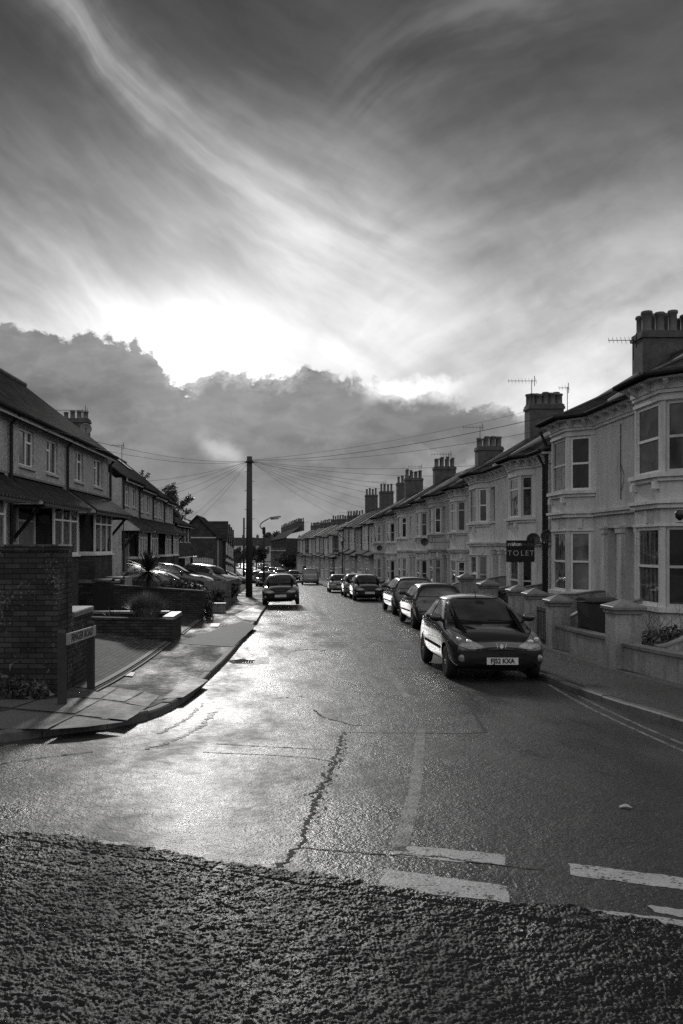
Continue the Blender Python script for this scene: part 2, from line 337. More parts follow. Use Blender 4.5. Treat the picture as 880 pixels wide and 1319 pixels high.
X['render_white'] = mat('white_render', .66, .75, .12, 1.1, .002, 60, var2=.06)
X['render_cream'] = mat('cream_render', .60, .75, .14, 1.1, .002, 60, var2=.06)
X['render_grey'] = mat('grey_render', .45, .75, .15, 1.1, .002, 60, var2=.08)
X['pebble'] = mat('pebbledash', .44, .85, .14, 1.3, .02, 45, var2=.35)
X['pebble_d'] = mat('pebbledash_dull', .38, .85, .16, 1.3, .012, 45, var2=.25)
X['trim'] = mat('painted_stucco', .68, .6, .15, 2.2, .001, 50, var2=.08)
X['garden_render'] = mat('stained_render', .30, .7, .35, 2.2, .004, 45, var2=.25)
X['upvc'] = mat('white_frame', .8, .35, .05, 3)
X['frame_dull'] = mat('painted_frame', .48, .5, .12, 5)
X['pane'] = panemat('window_glass', .004, .03)
X['pane_curtain'] = panemat('curtained_glass', .008, .22, stripe=9)
X['pane_pale'] = panemat('net_curtained_glass', .10, .28)
X['slate'] = roofmat('slate', .032, .2, .28, .5, .012, spec=.1)
X['tile'] = roofmat('clay_tile', .02, .28, .24, .85, .03, wave=True, spec=.04)
X['canopy'] = roofmat('canopy_tile', .022, .30, .24, .5, .07, wave=True, spec=.12)
X['lead'] = mat('wet_lead', .16, .55, .3, 3, .003, 20, spec=.3)
X['stack'] = mat('sooty_brick', .075, .8, .4, 3.5, .01, 30, var2=.35)
X['pot'] = mat('clay_pot', .10, .7, .3, 6, .004, 40)
X['black'] = mat('black_paint', .015, .4, .2, 5)
X['iron'] = mat('grey_metal', .12, .45, .25, 8)
X['wood'] = mat('creosoted_wood', .03, .7, .35, 6, .005, 30)
X['fence'] = mat('weathered_board', .16, .75, .35, 7, .004, 40, var2=.25)
X['door_dark'] = mat('dark_door', .04, .35, .2, 3)
X['door_mid'] = mat('grey_door', .16, .45, .25, 3)
X['door_pale'] = mat('pale_door', .35, .45, .15, 3)
X['leaf_d'] = mat('dark_leaf', .045, .4, .45, 6)
X['leaf_l'] = mat('grey_green_leaf', .17, .5, .35, 6)
X['leaf_m'] = mat('green_leaf', .075, .42, .4, 6)
X['bark'] = mat('bark', .06, .85, .3, 9, .01, 30)
X['bin'] = mat('dark_plastic', .025, .42, .2, 6)
X['wire'] = mat('wire_sleeve', .05, .6, .1, 5)
X['glass_far'] = X['pane']
def paintmat(nm='worn_road_paint', c=.40, lo=.50, hi_=.60, ro=.5):
    M_ = mat(nm, c, ro, .15, 4, .006, 55, var2=.15); t = M_.node_tree; b = t.nodes['Principled BSDF']; L = t.links.new; nn = t.nodes.new
    old = b.inputs['Base Color'].links[0].from_socket
    tcn = nn('ShaderNodeTexCoord')
    n = nn('ShaderNodeTexNoise'); n.inputs['Scale'].default_value = 9; n.inputs['Detail'].default_value = 8; n.inputs['Roughness'].default_value = .7; L(tcn.outputs['Object'], n.inputs['Vector'])
    r = nn('ShaderNodeMapRange'); n.inputs['Scale'].default_value = 7
    n2 = nn('ShaderNodeTexNoise'); n2.inputs['Scale'].default_value = 60; n2.inputs['Detail'].default_value = 3; L(tcn.outputs['Object'], n2.inputs['Vector'])
    av = nn('ShaderNodeMath'); av.operation = 'MULTIPLY_ADD'; L(n2.outputs[0], av.inputs[0]); av.inputs[1].default_value = .45; sc_ = nn('ShaderNodeMath'); sc_.operation = 'MULTIPLY'; L(n.outputs[0], sc_.inputs[0]); sc_.inputs[1].default_value = .55; L(sc_.outputs[0], av.inputs[2])
    r.inputs['From Min'].default_value = lo; r.inputs['From Max'].default_value = hi_; L(av.outputs[0], r.inputs['Value'])
    mx = nn('ShaderNodeMix'); mx.data_type = 'RGBA'; L(r.outputs[0], mx.inputs['Factor']); L(old, mx.inputs['A']); mx.inputs['B'].default_value = (.03, .03, .03, 1)
    L(mx.outputs['Result'], b.inputs['Base Color']); return M_
X['paint'] = paintmat('worn_road_paint', .40, .53, .58)
X['paint_faint'] = paintmat('faded_road_paint', .24, .44, .56)
X['crack'] = mat('crack_dark', .008, .8, .3, 9)
X['patch'] = roadmat('patch_asphalt', .03, .38, .6, .006, 90, .3, .4)

for k_ in ('slate', 'tile', 'canopy'): matte(X[k_], {'slate': .025, 'tile': .02, 'canopy': .05}[k_])
matte(X['gutter_iron'], .015)
X['dull_black'] = matte(mat('dull_black', .014, .9, .2, 5), .01)
for k_ in ('render_white', 'render_cream', 'render_grey', 'trim', 'pebble', 'pebble_d'): streaks(X[k_], .3)
streaks(X['garden_render'], .55)
# ------------------------------------------------------------------ mesh helpers
ORG = {}
def meta(o, label=None, cat=None, group=None, kind=None):
    if label: o['label'] = label
    if cat: o['category'] = cat
    if group: o['group'] = group
    if kind: o['kind'] = kind
    return o
def thing(name, loc, label, cat, group=None, rz=0.0):
    o = bpy.data.objects.new(name, None); COL.objects.link(o); o.empty_display_size = .2
    o.location = loc; o.rotation_euler = (0, 0, rz); ORG[o.name] = Vector(loc)
    return meta(o, label, cat, group)
class MB:
    def __init__(s): s.v = []; s.f = []; s.uv = {}
    def add(s, vs, fs):
        n = len(s.v); s.v += [tuple(p) for p in vs]; s.f += [tuple(i+n for i in f) for f in fs]; return s
    def hexa(s, p):                            # eight corners: bottom four, top four
        return s.add(p, [(0, 3, 2, 1), (4, 5, 6, 7), (0, 1, 5, 4), (1, 2, 6, 5), (2, 3, 7, 6), (3, 0, 4, 7)])
    def box(s, x0, x1, y0, y1, z0, z1, F=None):
        p = [(x0, y0, z0), (x1, y0, z0), (x1, y1, z0), (x0, y1, z0), (x0, y0, z1), (x1, y0, z1), (x1, y1, z1), (x0, y1, z1)]
        return s.hexa([F(*q) for q in p] if F else p)
    def bevbox(s, x0, x1, y0, y1, z0, z1, b=.02, F=None):
        p = []
        for (z, i) in ((z0, 0), (z1-b, 0), (z1, b)):
            p += [(x0+i, y0+i, z), (x1-i, y0+i, z), (x1-i, y1-i, z), (x0+i, y1-i, z)]
        fs = [(3, 2, 1, 0), (8, 9, 10, 11)]
        for l in (0, 4):
            for k in range(4): fs.append((l+k, l+(k+1) % 4, l+4+(k+1) % 4, l+4+k))
        return s.add([F(*q) for q in p] if F else p, fs)
    def prism(s, poly, z0, z1, F=None, top=None):     # poly in plan
        n = len(poly); top = top or poly
        z0f = z0 if callable(z0) else (lambda x, y: z0); z1f = z1 if callable(z1) else (lambda x, y: z1)
        p = [(x, y, z0f(x, y)) for x, y in poly]+[(x, y, z1f(x, y)) for x, y in top]
        fs = [tuple(range(n-1, -1, -1)), tuple(range(n, 2*n))]+[(i, (i+1) % n, n+(i+1) % n, n+i) for i in range(n)]
        return s.add([F(*q) for q in p] if F else p, fs)
    def tube(s, pts, r, n=8, cap=True):
        pts = [Vector(p) for p in pts]; rr = r if isinstance(r, (list, tuple)) else [r]*len(pts); b = len(s.v); up = Vector((0, 0, 1))
        vs = []; fs = []
        for i, p in enumerate(pts):
            d = (pts[min(i+1, len(pts)-1)]-pts[max(i-1, 0)]).normalized()
            a = d.cross(up if abs(d.z) < .95 else Vector((0, 1, 0))).normalized(); c = a.cross(d)
            for k in range(n):
                t = 2*math.pi*k/n; vs.append(p+(a*math.cos(t)+c*math.sin(t))*rr[i])
        for i in range(len(pts)-1):
            for k in range(n): fs.append((i*n+k, i*n+(k+1) % n, (i+1)*n+(k+1) % n, (i+1)*n+k))
        if cap: fs += [tuple(range(n-1, -1, -1)), tuple(range((len(pts)-1)*n, len(pts)*n))]
        return s.add(vs, fs)
    def lathe(s, prof, c=(0, 0, 0), n=16, axis='Z', F=None):      # prof: (r, h)
        vs = []; fs = []
        for r, h in prof:
            for k in range(n):
                t = 2*math.pi*k/n; a, b = r*math.cos(t), r*math.sin(t)
                q = (a, b, h) if axis == 'Z' else ((a, h, b) if axis == 'Y' else (h, a, b))
                q = (q[0]+c[0], q[1]+c[1], q[2]+c[2]); vs.append(F(*q) if F else q)
        for i in range(len(prof)-1):
            for k in range(n): fs.append((i*n+k, i*n+(k+1) % n, (i+1)*n+(k+1) % n, (i+1)*n+k))
        if prof[0][0] > 1e-6: fs.append(tuple(range(n-1, -1, -1)))
        if prof[-1][0] > 1e-6: fs.append(tuple(range((len(prof)-1)*n, len(prof)*n)))
        return s.add(vs, fs)
    def build(s, name, material, parent=None, smooth=False, org=None, kind=None, recalc=True, uvs=None, link=True):
        o0 = Vector(org) if org is not None else (ORG.get(parent.name, Vector()) if parent else Vector())
        me = bpy.data.meshes.new(name); me.from_pydata([tuple(Vector(v)-o0) for v in s.v], [], s.f)
        if recalc:
            bm = bmesh.new(); bm.from_mesh(me); bmesh.ops.recalc_face_normals(bm, faces=bm.faces); bm.to_mesh(me); bm.free()
        if smooth: me.polygons.foreach_set('use_smooth', [True]*len(me.polygons))
        if uvs:
            ul = me.uv_layers.new(name='UVMap')
            for l in me.loops:
                ul.data[l.index].uv = uvs(Vector(me.vertices[l.vertex_index].co)+o0)
        me.materials.append(material)
        o = bpy.data.objects.new(name, me)
        if link: COL.objects.link(o)
        if parent: o.parent = parent; ORG[o.name] = o0
        else:
            ORG[o.name] = o0
            if org is not None: o.location = o0
        if kind: o['kind'] = kind
        return o
def copy_tree(o, parent=None):
    c = o.copy(); COL.objects.link(c)
    if parent: c.parent = parent
    ORG[c.name] = ORG.get(o.name, Vector())
    for ch in o.children: copy_tree(ch, c)
    return c
def foliage(mb, c, rad, n, size, seed=0, flat=.0, shell=.35, up=0.0):
    rnd = random.Random(seed)
    for _ in range(n):
        d = Vector((rnd.gauss(0, 1), rnd.gauss(0, 1), rnd.gauss(0, 1))).normalized()
        q = rnd.random()**shell
        lump = .72+.5*noise.noise(d*2.3+Vector((seed, 0, 0)))
        p = Vector((c[0]+d.x*rad[0]*q*lump, c[1]+d.y*rad[1]*q*lump, c[2]+d.z*rad[2]*q*lump))
        a = Vector((rnd.gauss(0, 1), rnd.gauss(0, 1), rnd.gauss(0, 1)+up)).normalized()
        b = a.cross(Vector((rnd.gauss(0, 1), rnd.gauss(0, 1), rnd.gauss(0, 1)))).normalized()
        s = size*(.6+.8*rnd.random())
        mb.add([p-b*s*.35, p+a*s*.5-b*s*.1, p+a*s, p+a*s*.4+b*s*.4], [(0, 1, 2, 3)])
# ------------------------------------------------------------------ terrain, road, pavements
def grid_sheet(name, xs_of, ys, zf, material, kind='structure', smooth=True):
    b = MB(); n = None
    for y in ys:
        row = xs_of(y); n = len(row); b.v += [(x, y, zf(x, y)) for x in row]
    for j in range(len(ys)-1):
        for i in range(n-1): b.f.append((j*n+i, j*n+i+1, (j+1)*n+i+1, (j+1)*n+i))
    return b.build(name, material, kind=kind, smooth=smooth, recalc=False)
def bankz(x, y):
    xl = x-bend(y)
    if y < 12.2: return -.03 if abs(x) < 40 else -.03
    if xl < -2.85: return min(.14+.125*(-2.85-xl), .75)
    if xl > 6.2: return min(.13+.04*(xl-6.2), .28)
    return -.03
def terz(x, y): return -H(y)+bankz(x, y)
ys = [-60, -20, -5, 0, 3]+[5+i*1.0 for i in range(7)]+[12.15, 12.25]+[13+i*1.5 for i in range(60)]+[105+i*6 for i in range(38)]+[340, 400, 600, 1200, 3000, 8000]
tx = [-8000, -2000, -600, -200, -80, -40, -20, -12, -8, -6, -4.5, -3.4, -2.87, -2.83, -1, 2, 5, 6.18, 6.22, 8, 12, 20, 40, 80, 200, 600, 2000, 8000]
grid_sheet('ground', lambda y: [x+bend(min(y, 330)) for x in tx], ys, terz, X['earth'])
ry = [-1+.5*i for i in range(90)]+[45+3*i for i in range(95)]
grid_sheet('road', lambda y: [(-2.8 if y > 12.3 else -22)+bend(y)]+[-2.6+bend(y)+i*.8 for i in range(12)]+[(6.15 if y > 6 else 22)+bend(y)],
           ry, lambda x, y: -H(y), X['road'])

# the main road's coarse surface in front: real stones, edge as in the photograph
E0, E1 = G(0, 1071), G(880, 1200)
ed_ = Vector((E1.x-E0.x, E1.y-E0.y, 0)).normalized(); en_ = Vector((ed_.y, -ed_.x, 0))
if en_.y > 0: en_ = -en_
EC = Vector(((E0.x+E1.x)/2, (E0.y+E1.y)/2, 0))
def coarse():
    ds = .0052; s = np.arange(-3.1, 3.1, ds); t = np.arange(0, 2.7, ds)
    SS, TT = np.meshgrid(s, t); rng = np.random.RandomState(3)
    def vnoise(x, y, sc, seed):
        r = np.random.RandomState(seed).rand(256, 256); xi = np.floor(x*sc).astype(int); yi = np.floor(y*sc).astype(int)
        fx = x*sc-xi; fy = y*sc-yi; fx = fx*fx*(3-2*fx); fy = fy*fy*(3-2*fy); g = lambda a, b: r[a % 256, b % 256]
        return (g(xi, yi)*(1-fx)+g(xi+1, yi)*fx)*(1-fy)+(g(xi, yi+1)*(1-fx)+g(xi+1, yi+1)*fx)*fy
    jag = (vnoise(SS, TT*0, 1.3, 1)-.5)*.20+(vnoise(SS, TT*0, 7, 2)-.5)*.10+(vnoise(SS, TT*0, 30, 5)-.5)*.06
    T2 = TT+jag*np.clip(1-TT/.5, 0, 1)
    x = EC.x+ed_.x*SS+en_.x*T2; y = EC.y+ed_.y*SS+en_.y*T2
    wx = x+(vnoise(x, y, 22, 7)-.5)*.03; wy = y+(vnoise(x, y, 22, 8)-.5)*.03
    h = np.zeros_like(x)
    for cell, amp, seed in ((.0165, .0070, 11), (.010, .0035, 12)):
        jx = np.random.RandomState(seed).rand(256, 256, 4); ci = np.floor(wx/cell).astype(int); cj = np.floor(wy/cell).astype(int)
        best = np.zeros_like(x)
        for a in (-1, 0, 1):
            for b in (-1, 0, 1):
                q = jx[(ci+a) % 256, (cj+b) % 256]
                dx = wx/cell-(ci+a+.15+.7*q[..., 0]); dy = wy/cell-(cj+b+.15+.7*q[..., 1])
                r = .42+.32*q[..., 2]; an = q[..., 3]*3.14; ca, sa = np.cos(an), np.sin(an)
                e = (dx*ca+dy*sa)**2/r**2+(dy*ca-dx*sa)**2/(r*.68)**2
                best = np.maximum(best, np.sqrt(np.clip(1-e, 0, 1))*(.45+.55*q[..., 2]))
        h = np.maximum(h, best*amp) if amp > .006 else h+best*amp*.8
    h += (vnoise(x, y, 9, 20)-.5)*.010+(vnoise(x, y, 3, 21)-.5)*.014+(vnoise(x, y*1.6, 26, 23)-.5)*.010+(vnoise(x, y, 120, 22)-.5)*.0022
    hh = np.interp(y, _hy, _hs)
    z = -hh+.008+h*np.clip(TT/.03+.25, 0, 1)
    # a sunk joint a little way in from the edge
    jt = T2-(.135+.02*np.sin(SS*5)); z -= .012*np.exp(-(jt/.010)**2)
    z[0, :] = -hh[0, :]-.004
    v = np.stack([x, y, z], -1).reshape(-1, 3); nr, nc = x.shape
    i = np.arange(nr*nc).reshape(nr, nc); f = np.stack([i[:-1, :-1], i[1:, :-1], i[1:, 1:], i[:-1, 1:]], -1).reshape(-1, 4)
    me = bpy.data.meshes.new('road_surface_dressing'); me.vertices.add(len(v)); me.vertices.foreach_set('co', v.astype(np.float32).ravel())
    me.loops.add(f.size); me.loops.foreach_set('vertex_index', f.astype(np.int32).ravel()); me.polygons.add(len(f))
    me.polygons.foreach_set('loop_start', (np.arange(len(f))*4).astype(np.int32)); me.polygons.foreach_set('loop_total', np.full(len(f), 4, np.int32))
    me.update(); me.validate(); me.polygons.foreach_set('use_smooth', [True]*len(f)); me.materials.append(X['coarse'])
    o = bpy.data.objects.new('main_road', me); COL.objects.link(o); o['kind'] = 'structure'
coarse()
b = MB()   # the same main road beyond the modelled stones
def coarse_quad(s0, s1, t0, t1, n=12):
    for i in range(n):
        a, c = s0+(s1-s0)*i/n, s0+(s1-s0)*(i+1)/n
        for j in range(n):
            d, e = t0+(t1-t0)*j/n, t0+(t1-t0)*(j+1)/n
            q = []
            for (s_, t_) in ((a, d), (c, d), (c, e), (a, e)):
                p = EC+ed_*s_+en_*t_; q.append((p.x, p.y, -H(p.y)+.006))
            b.add(q, [(0, 1, 2, 3)])
coarse_quad(-30, -3.1, 0.02, 8); coarse_quad(3.1, 30, 0.02, 8); coarse_quad(-3.1, 3.1, 2.7, 8)
b.build('main_road', X['coarse_flat'], kind='structure', smooth=True)

# kerbs
LK = [G(*p) for p in [(-330, 985), (-60, 966), (0, 957), (60, 949), (120, 941), (150, 937), (205, 922), (240, 902), (270, 874), (300, 843), (325, 810), (342, 785)]]
LK = [Vector((p.x, p.y)) for p in LK]
for y in range(42, 330, 6): LK.append(Vector((-.8+bend(y)-(.0 if y < 60 else .3), y)))
RK = [Vector((16, 4.4)), Vector((9, 5.6)), Vector((5.6, 6.6)), Vector((4.75, 7.8))]+[Vector((XR(y), y)) for y in [9, 11, 13, 15, 17, 19, 20.5, 22, 24, 27, 30, 34, 38, 42, 46, 50]+list(range(56, 330, 6))]
def resample(p, d0):
    out = [p[0]]
    # smooth (Catmull-Rom) then step evenly
    q = []
    for i in range(len(p)-1):
        a, b_, c, d = p[max(i-1, 0)], p[i], p[i+1], p[min(i+2, len(p)-1)]
        for k in range(12):
            t = k/12; q.append(.5*((2*b_)+(-a+c)*t+(2*a-5*b_+4*c-d)*t*t+(-a+3*b_-3*c+d)*t**3))
    q.append(p[-1]); acc = 0
    for i in range(1, len(q)):
        acc += (q[i]-q[i-1]).length
        if acc >= d0*(1 if q[i].y < 60 else 4): out.append(q[i]); acc = 0
    return out
LKs, RKs = resample(LK, .42), resample(RK, .42)
def off(path, i, d):
    a, c = path[max(i-1, 0)], path[min(i+1, len(path)-1)]; t = (c-a).normalized(); return path[i]+Vector((-t.y, t.x))*d
def kerb(path, side):                         # stones .84 m long with open joints
    b = MB()
    for i in range(0, len(path)-2, 2):
        for j in (i, i+1):
            p0, p1 = path[j], path[j+1]
            if j == i+1: p1 = p1+(p0-p1)*.03
            q0, q1 = off(path, j, side*.13), off(path, j+1, side*.13)
            if j == i+1: q1 = q1+(q0-q1)*.03
            hj = .105+.008*math.sin(i*1.7)
            z0, z1 = -H(p0.y), -H(p1.y); bot = [(p0.x, p0.y, z0-.05), (p1.x, p1.y, z1-.05), (q1.x, q1.y, z1-.05), (q0.x, q0.y, z0-.05)]
            e0, e1 = off(path, j, side*.02), off(path, j+1, side*.02)
            mid = [(p0.x, p0.y, z0+hj-.02), (p1.x, p1.y, z1+hj-.02), (q1.x, q1.y, z1+hj), (q0.x, q0.y, z0+hj)]
            topv = [(e0.x, e0.y, z0+hj), (e1.x, e1.y, z1+hj)]
            b.add(bot+mid+topv, [(0, 1, 5, 4), (4, 5, 9, 8), (8, 9, 6, 7), (3, 2, 6, 7), (0, 4, 8, 7, 3), (1, 5, 9, 6, 2)])
    b.build('kerb', X['kerb'], kind='structure')
kerb(LKs, 1); kerb(RKs, -1)
def innerL(p):
    if p.y >= 12.15: return Vector((-2.87+bend(p.y), p.y))
    t = (12.15-p.y)/3.2; return Vector((-2.87-4.2*t**1.1, 12.10+.03*t))
def innerR(p): return Vector((6.24+bend(p.y), p.y)) if p.y > 8 else Vector((p.x+2.5, 8+.4*(8-p.y)))
def pavement(path, inner, side):
    b = MB(); n = 8
    for i in range(len(path)):
        a = off(path, i, side*.132); c = inner(path[i])
        for k in range(n+1):
            q = a.lerp(c, k/n); b.v.append((q.x, q.y, -H(q.y)+.106+.006*k/n))
    for i in range(len(path)-1):
        for k in range(n): b.f.append((i*(n+1)+k, i*(n+1)+k+1, (i+1)*(n+1)+k+1, (i+1)*(n+1)+k))
    b.build('pavement', X['pave'], kind='structure', smooth=True, recalc=False)
pavement(LKs, innerL, 1); pavement(RKs, innerR, -1)
def PG(px, py, dz=.12): return G(px, py, dz)
def sheet_px(name, polys, material, dz, n=1, kind='structure', jitter=0.0, mb=None, step=None):
    b = mb or MB(); rnd = random.Random(len(polys)*7+3)
    for poly in polys:
        vs = [PG(x, y, dz) for x, y in poly]
        bm = bmesh.new(); f = bm.faces.new([bm.verts.new(v) for v in vs])
        ext = max((vs[i]-vs[0]).length for i in range(len(vs))); st = step or max(.12, ext/14)
        for ax in (0, 1):
            lo = min(v[ax] for v in vs); hi2 = max(v[ax] for v in vs); t = lo+st
            while t < hi2:
                no = Vector((1, 0, 0)) if ax == 0 else Vector((0, 1, 0)); co = Vector((t, 0, 0)) if ax == 0 else Vector((0, t, 0))
                bmesh.ops.bisect_plane(bm, geom=bm.verts[:]+bm.edges[:]+bm.faces[:], plane_co=co, plane_no=no); t += st
        for v in bm.verts:
            if jitter and v.is_boundary:
                v.co.x += (noise.noise(v.co*9)+.8*noise.noise(v.co*37))*jitter; v.co.y += (noise.noise(v.co*9+Vector((9, 3, 0)))+.9*noise.noise(v.co*41))*jitter*1.8
            v.co.z = -H(v.co.y)+dz
        bm.verts.index_update(); n0 = len(b.v); b.v += [tuple(v.co) for v in bm.verts]; b.f += [tuple(v.index+n0 for v in f.verts) for f in bm.faces]; bm.free()
    return b.build(name, material, kind=kind, smooth=False) if not mb else b
# paving stones at the corner, the pale crossovers, the patches
sl = [[(108, 884), (150, 886), (128, 899), (66, 895)], [(153, 887), (183, 891), (160, 903), (132, 900)], [(186, 892), (205, 896), (190, 910), (163, 905)],
      [(62, 898), (126, 902), (96, 918), (20, 912)], [(130, 903), (188, 911), (163, 927), (100, 920)], [(15, 915), (93, 922), (60, 938), (0, 938), (-30, 925)], [(8, 893), (60, 897), (14, 911), (-40, 905)],
      [(96, 924), (158, 930), (110, 936), (66, 939)]]
for k, s_ in enumerate(sl):
    cx_, cy_ = sum(a for a, _ in s_)/len(s_), sum(c for _, c in s_)/len(s_)
    sheet_px('pavement_slab', [[(cx_+(a-cx_)*1.035, cy_+(c-cy_)*1.07) for a, c in s_]], X['slab'], .1165, jitter=.006)
sheet_px('pavement_slab', [[(246, 871), (268, 876), (236, 898), (208, 900)]], X['slab'], .1165)
sheet_px('pavement_crossover', [[(256, 818), (312, 800), (330, 806), (300, 833), (226, 829)]], mat('concrete', .10, .7, .3, 2.2, .004, 70, var2=.2, spec=.25), .1165, jitter=.02)
sheet_px('pavement_patch', [[(302, 792), (322, 783), (338, 786), (330, 800), (314, 798)]], X['patch'], .1165, jitter=.02)
sheet_px('gully_patch', [[(331, 846), (347, 846), (347, 854), (318, 857)]], X['patch'], .004, jitter=.01)
sheet_px('gully_patch', [[(293, 851), (314, 848), (322, 851), (300, 855)]], X['crack'], .004, jitter=.02)
sheet_px('cover_plate', [[(160, 865), (174, 866), (171, 871), (158, 870)]], X['coping'], .132)
sheet_px('cover_plate', [[(272, 803), (284, 803), (281, 807), (271, 807)]], X['coping'], .132)
# drain grate by the kerb
b = MB(); g0 = G(316, 853)
for k in range(7): b.box(g0.x-.2+k*.055, g0.x-.2+k*.055+.03, g0.y-.2, g0.y+.2, g0.z-.01, g0.z+.012)
b.box(g0.x-.24, g0.x+.2, g0.y-.24, g0.y-.2, g0.z-.01, g0.z+.014); b.box(g0.x-.24, g0.x+.2, g0.y+.2, g0.y+.24, g0.z-.01, g0.z+.014)
o = b.build('drain_grate', X['gutter_iron'], org=tuple(g0)); meta(o, 'iron drain grate in the gutter by the dark tarmac patch', 'drain grate')
# painted lines
def line_px(pts, w, material, name='road_marking', dz=.0015, jit=0.0, breaks=None, seed=1):
    b = MB(); P_ = [G(x, y, dz) for x, y in pts]; path = [Vector((p.x, p.y)) for p in P_]; q = []
    for i in range(len(path)-1):
        L_ = (path[i+1]-path[i]).length; n = max(1, int(L_/(.025 if path[i].y < 15 else .08)))
        for k in range(n): q.append(path[i].lerp(path[i+1], k/n))
    q.append(path[-1]); rnd = random.Random(seed)
    for i in range(len(q)):
        nn3 = lambda f_, o_: noise.noise(Vector((q[i].x*f_+o_, q[i].y*f_, seed)))
        j = jit*(nn3(5, 0)+.7*nn3(19, 3)+.45*nn3(60, 5)) if jit else 0
        ww = w*(max(.12, 1+(1.1 if jit > .004 else .25)*nn3(9, 8)+(1.0 if jit > .004 else .3)*nn3(45, 9)) if jit else 1); c = off(q, i, j); t = (off(q, i, 1)-q[i])
        a, e = c+t*ww*.5, c-t*ww*.5; b.v += [(a.x, a.y, -H(a.y)+dz), (e.x, e.y, -H(e.y)+dz)]
    for i in range(len(q)-1):
        if breaks and noise.noise(Vector((q[i].x*5, q[i].y*5, seed+3))) > breaks: continue
        b.f.append((2*i, 2*i+1, 2*i+3, 2*i+2))
    return b.build(name, material, kind='structure')
sheet_px('road_marking', [[(494, 1119), (653, 1141), (656, 1163), (490, 1143)]], X['paint'], .0020, jitter=.009, step=.03)
sheet_px('road_marking', [[(508, 1088), (651, 1100), (651, 1115), (505, 1102)]], X['paint'], .0015, jitter=.009, step=.03)
sheet_px('road_marking', [[(733, 1112), (905, 1134), (908, 1150), (735, 1127)]], X['paint'], .0015, jitter=.009, step=.03)
sheet_px('road_marking', [[(740, 1168), (905, 1188), (905, 1197), (743, 1177)]], X['paint'], .0018, jitter=.009, step=.03)
sheet_px('road_marking', [[(835, 1166), (880, 1171), (880, 1181), (842, 1175)]], X['paint'], .0018, jitter=.009, step=.03)
sheet_px('road_marking', [[(350, 1117), (408, 1120), (409, 1131), (362, 1130)]], X['paint_faint'], .002, jitter=.012, step=.03)
sheet_px('road_marking', [[(40, 1073), (165, 1086), (170, 1093), (35, 1080)]], X['paint_faint'], .002, jitter=.012, step=.03)
line_px([(543, 938), (538, 985), (534, 1022), (522, 1068), (513, 1096)], .10, X['paint_faint'], jit=.003, seed=4)
line_px([(493, 851), (507, 870), (524, 899)], .11, X['paint_faint'], jit=.003, seed=6)
line_px([(455, 806), (470, 826)], .12, X['paint_faint'], jit=.003, seed=7)
line_px([(706, 881), (760, 912), (830, 945), (905, 978)], .05, X['paint_faint'], jit=.003, seed=8)
line_px([(745, 896), (815, 930), (900, 967)], .05, X['paint_faint'], jit=.003, seed=9)
line_px([(588, 884), (600, 900), (613, 921), (626, 943)], .035, X['crack'], 'road_crack', jit=.02, seed=10)
for i, (pts, w, j) in enumerate([([(443, 943), (436, 962), (430, 985), (421, 1006), (408, 1032), (400, 1052), (390, 1072), (386, 1092), (372, 1106), (356, 1119)], .024, .045),
        ([(443, 943), (480, 944), (540, 944), (600, 945), (626, 943)], .022, .012), ([(388, 1092), (430, 1096), (505, 1101), (560, 1103), (600, 1110), (660, 1116), (700, 1119)], .013, .02),
        ([(278, 958), (330, 961), (432, 966)], .018, .012), ([(262, 969), (340, 972), (400, 976), (430, 981)], .018, .012), ([(404, 914), (412, 921), (425, 926), (455, 934), (478, 935)], .022, .03),
        ([(434, 978), (424, 990), (415, 1018), (404, 1038)], .016, .10), ([(446, 952), (436, 980), (424, 1010), (402, 1060)], .012, .12), ([(500, 861), (540, 862), (546, 861)], .02, .01), ([(350, 900), (380, 897), (400, 898)], .02, .03),
        ([(188, 965), (235, 950), (260, 935), (276, 916)], .05, .06), ([(205, 945), (240, 926), (262, 905)], .04, .05), ([(-10, 985), (60, 975), (120, 968)], .02, .02), ([(380, 838), (400, 836), (420, 838)], .04, .03)]):
    line_px(pts, w, X['crack'] if i not in (10, 11) else X['patch'], 'road_crack', jit=j, dz=.0022+.0003*i, seed=20+i)
# trench scars in the tarmac farther along
line_px([(404, 775), (412, 790), (424, 806)], .22, X['patch'], 'road_patch', jit=.08, breaks=.3, seed=44)
line_px([(430, 838), (437, 828), (425, 818)], .25, X['patch'], 'road_patch', jit=.1, breaks=.25, seed=45)
line_px([(400, 828), (430, 828), (480, 827), (540, 826)], .05, X['crack'], 'road_patch', jit=.02, breaks=.3, seed=46)
# a scrap of litter
g0 = G(805, 1041); b = MB(); b.add([g0+Vector(v) for v in [(-.04, 0, .005), (0, -.03, .02), (.05, -.01, .006), (.03, .03, .018), (-.02, .035, .008), (0, 0, .03)]], [(0, 1, 5), (1, 2, 5), (2, 3, 5), (3, 4, 5), (4, 0, 5)])
o = b.build('paper_scrap', X['render_grey'], org=tuple(g0)); meta(o, 'crumpled pale scrap of paper on the wet road in front of the dark hatchback', 'litter')

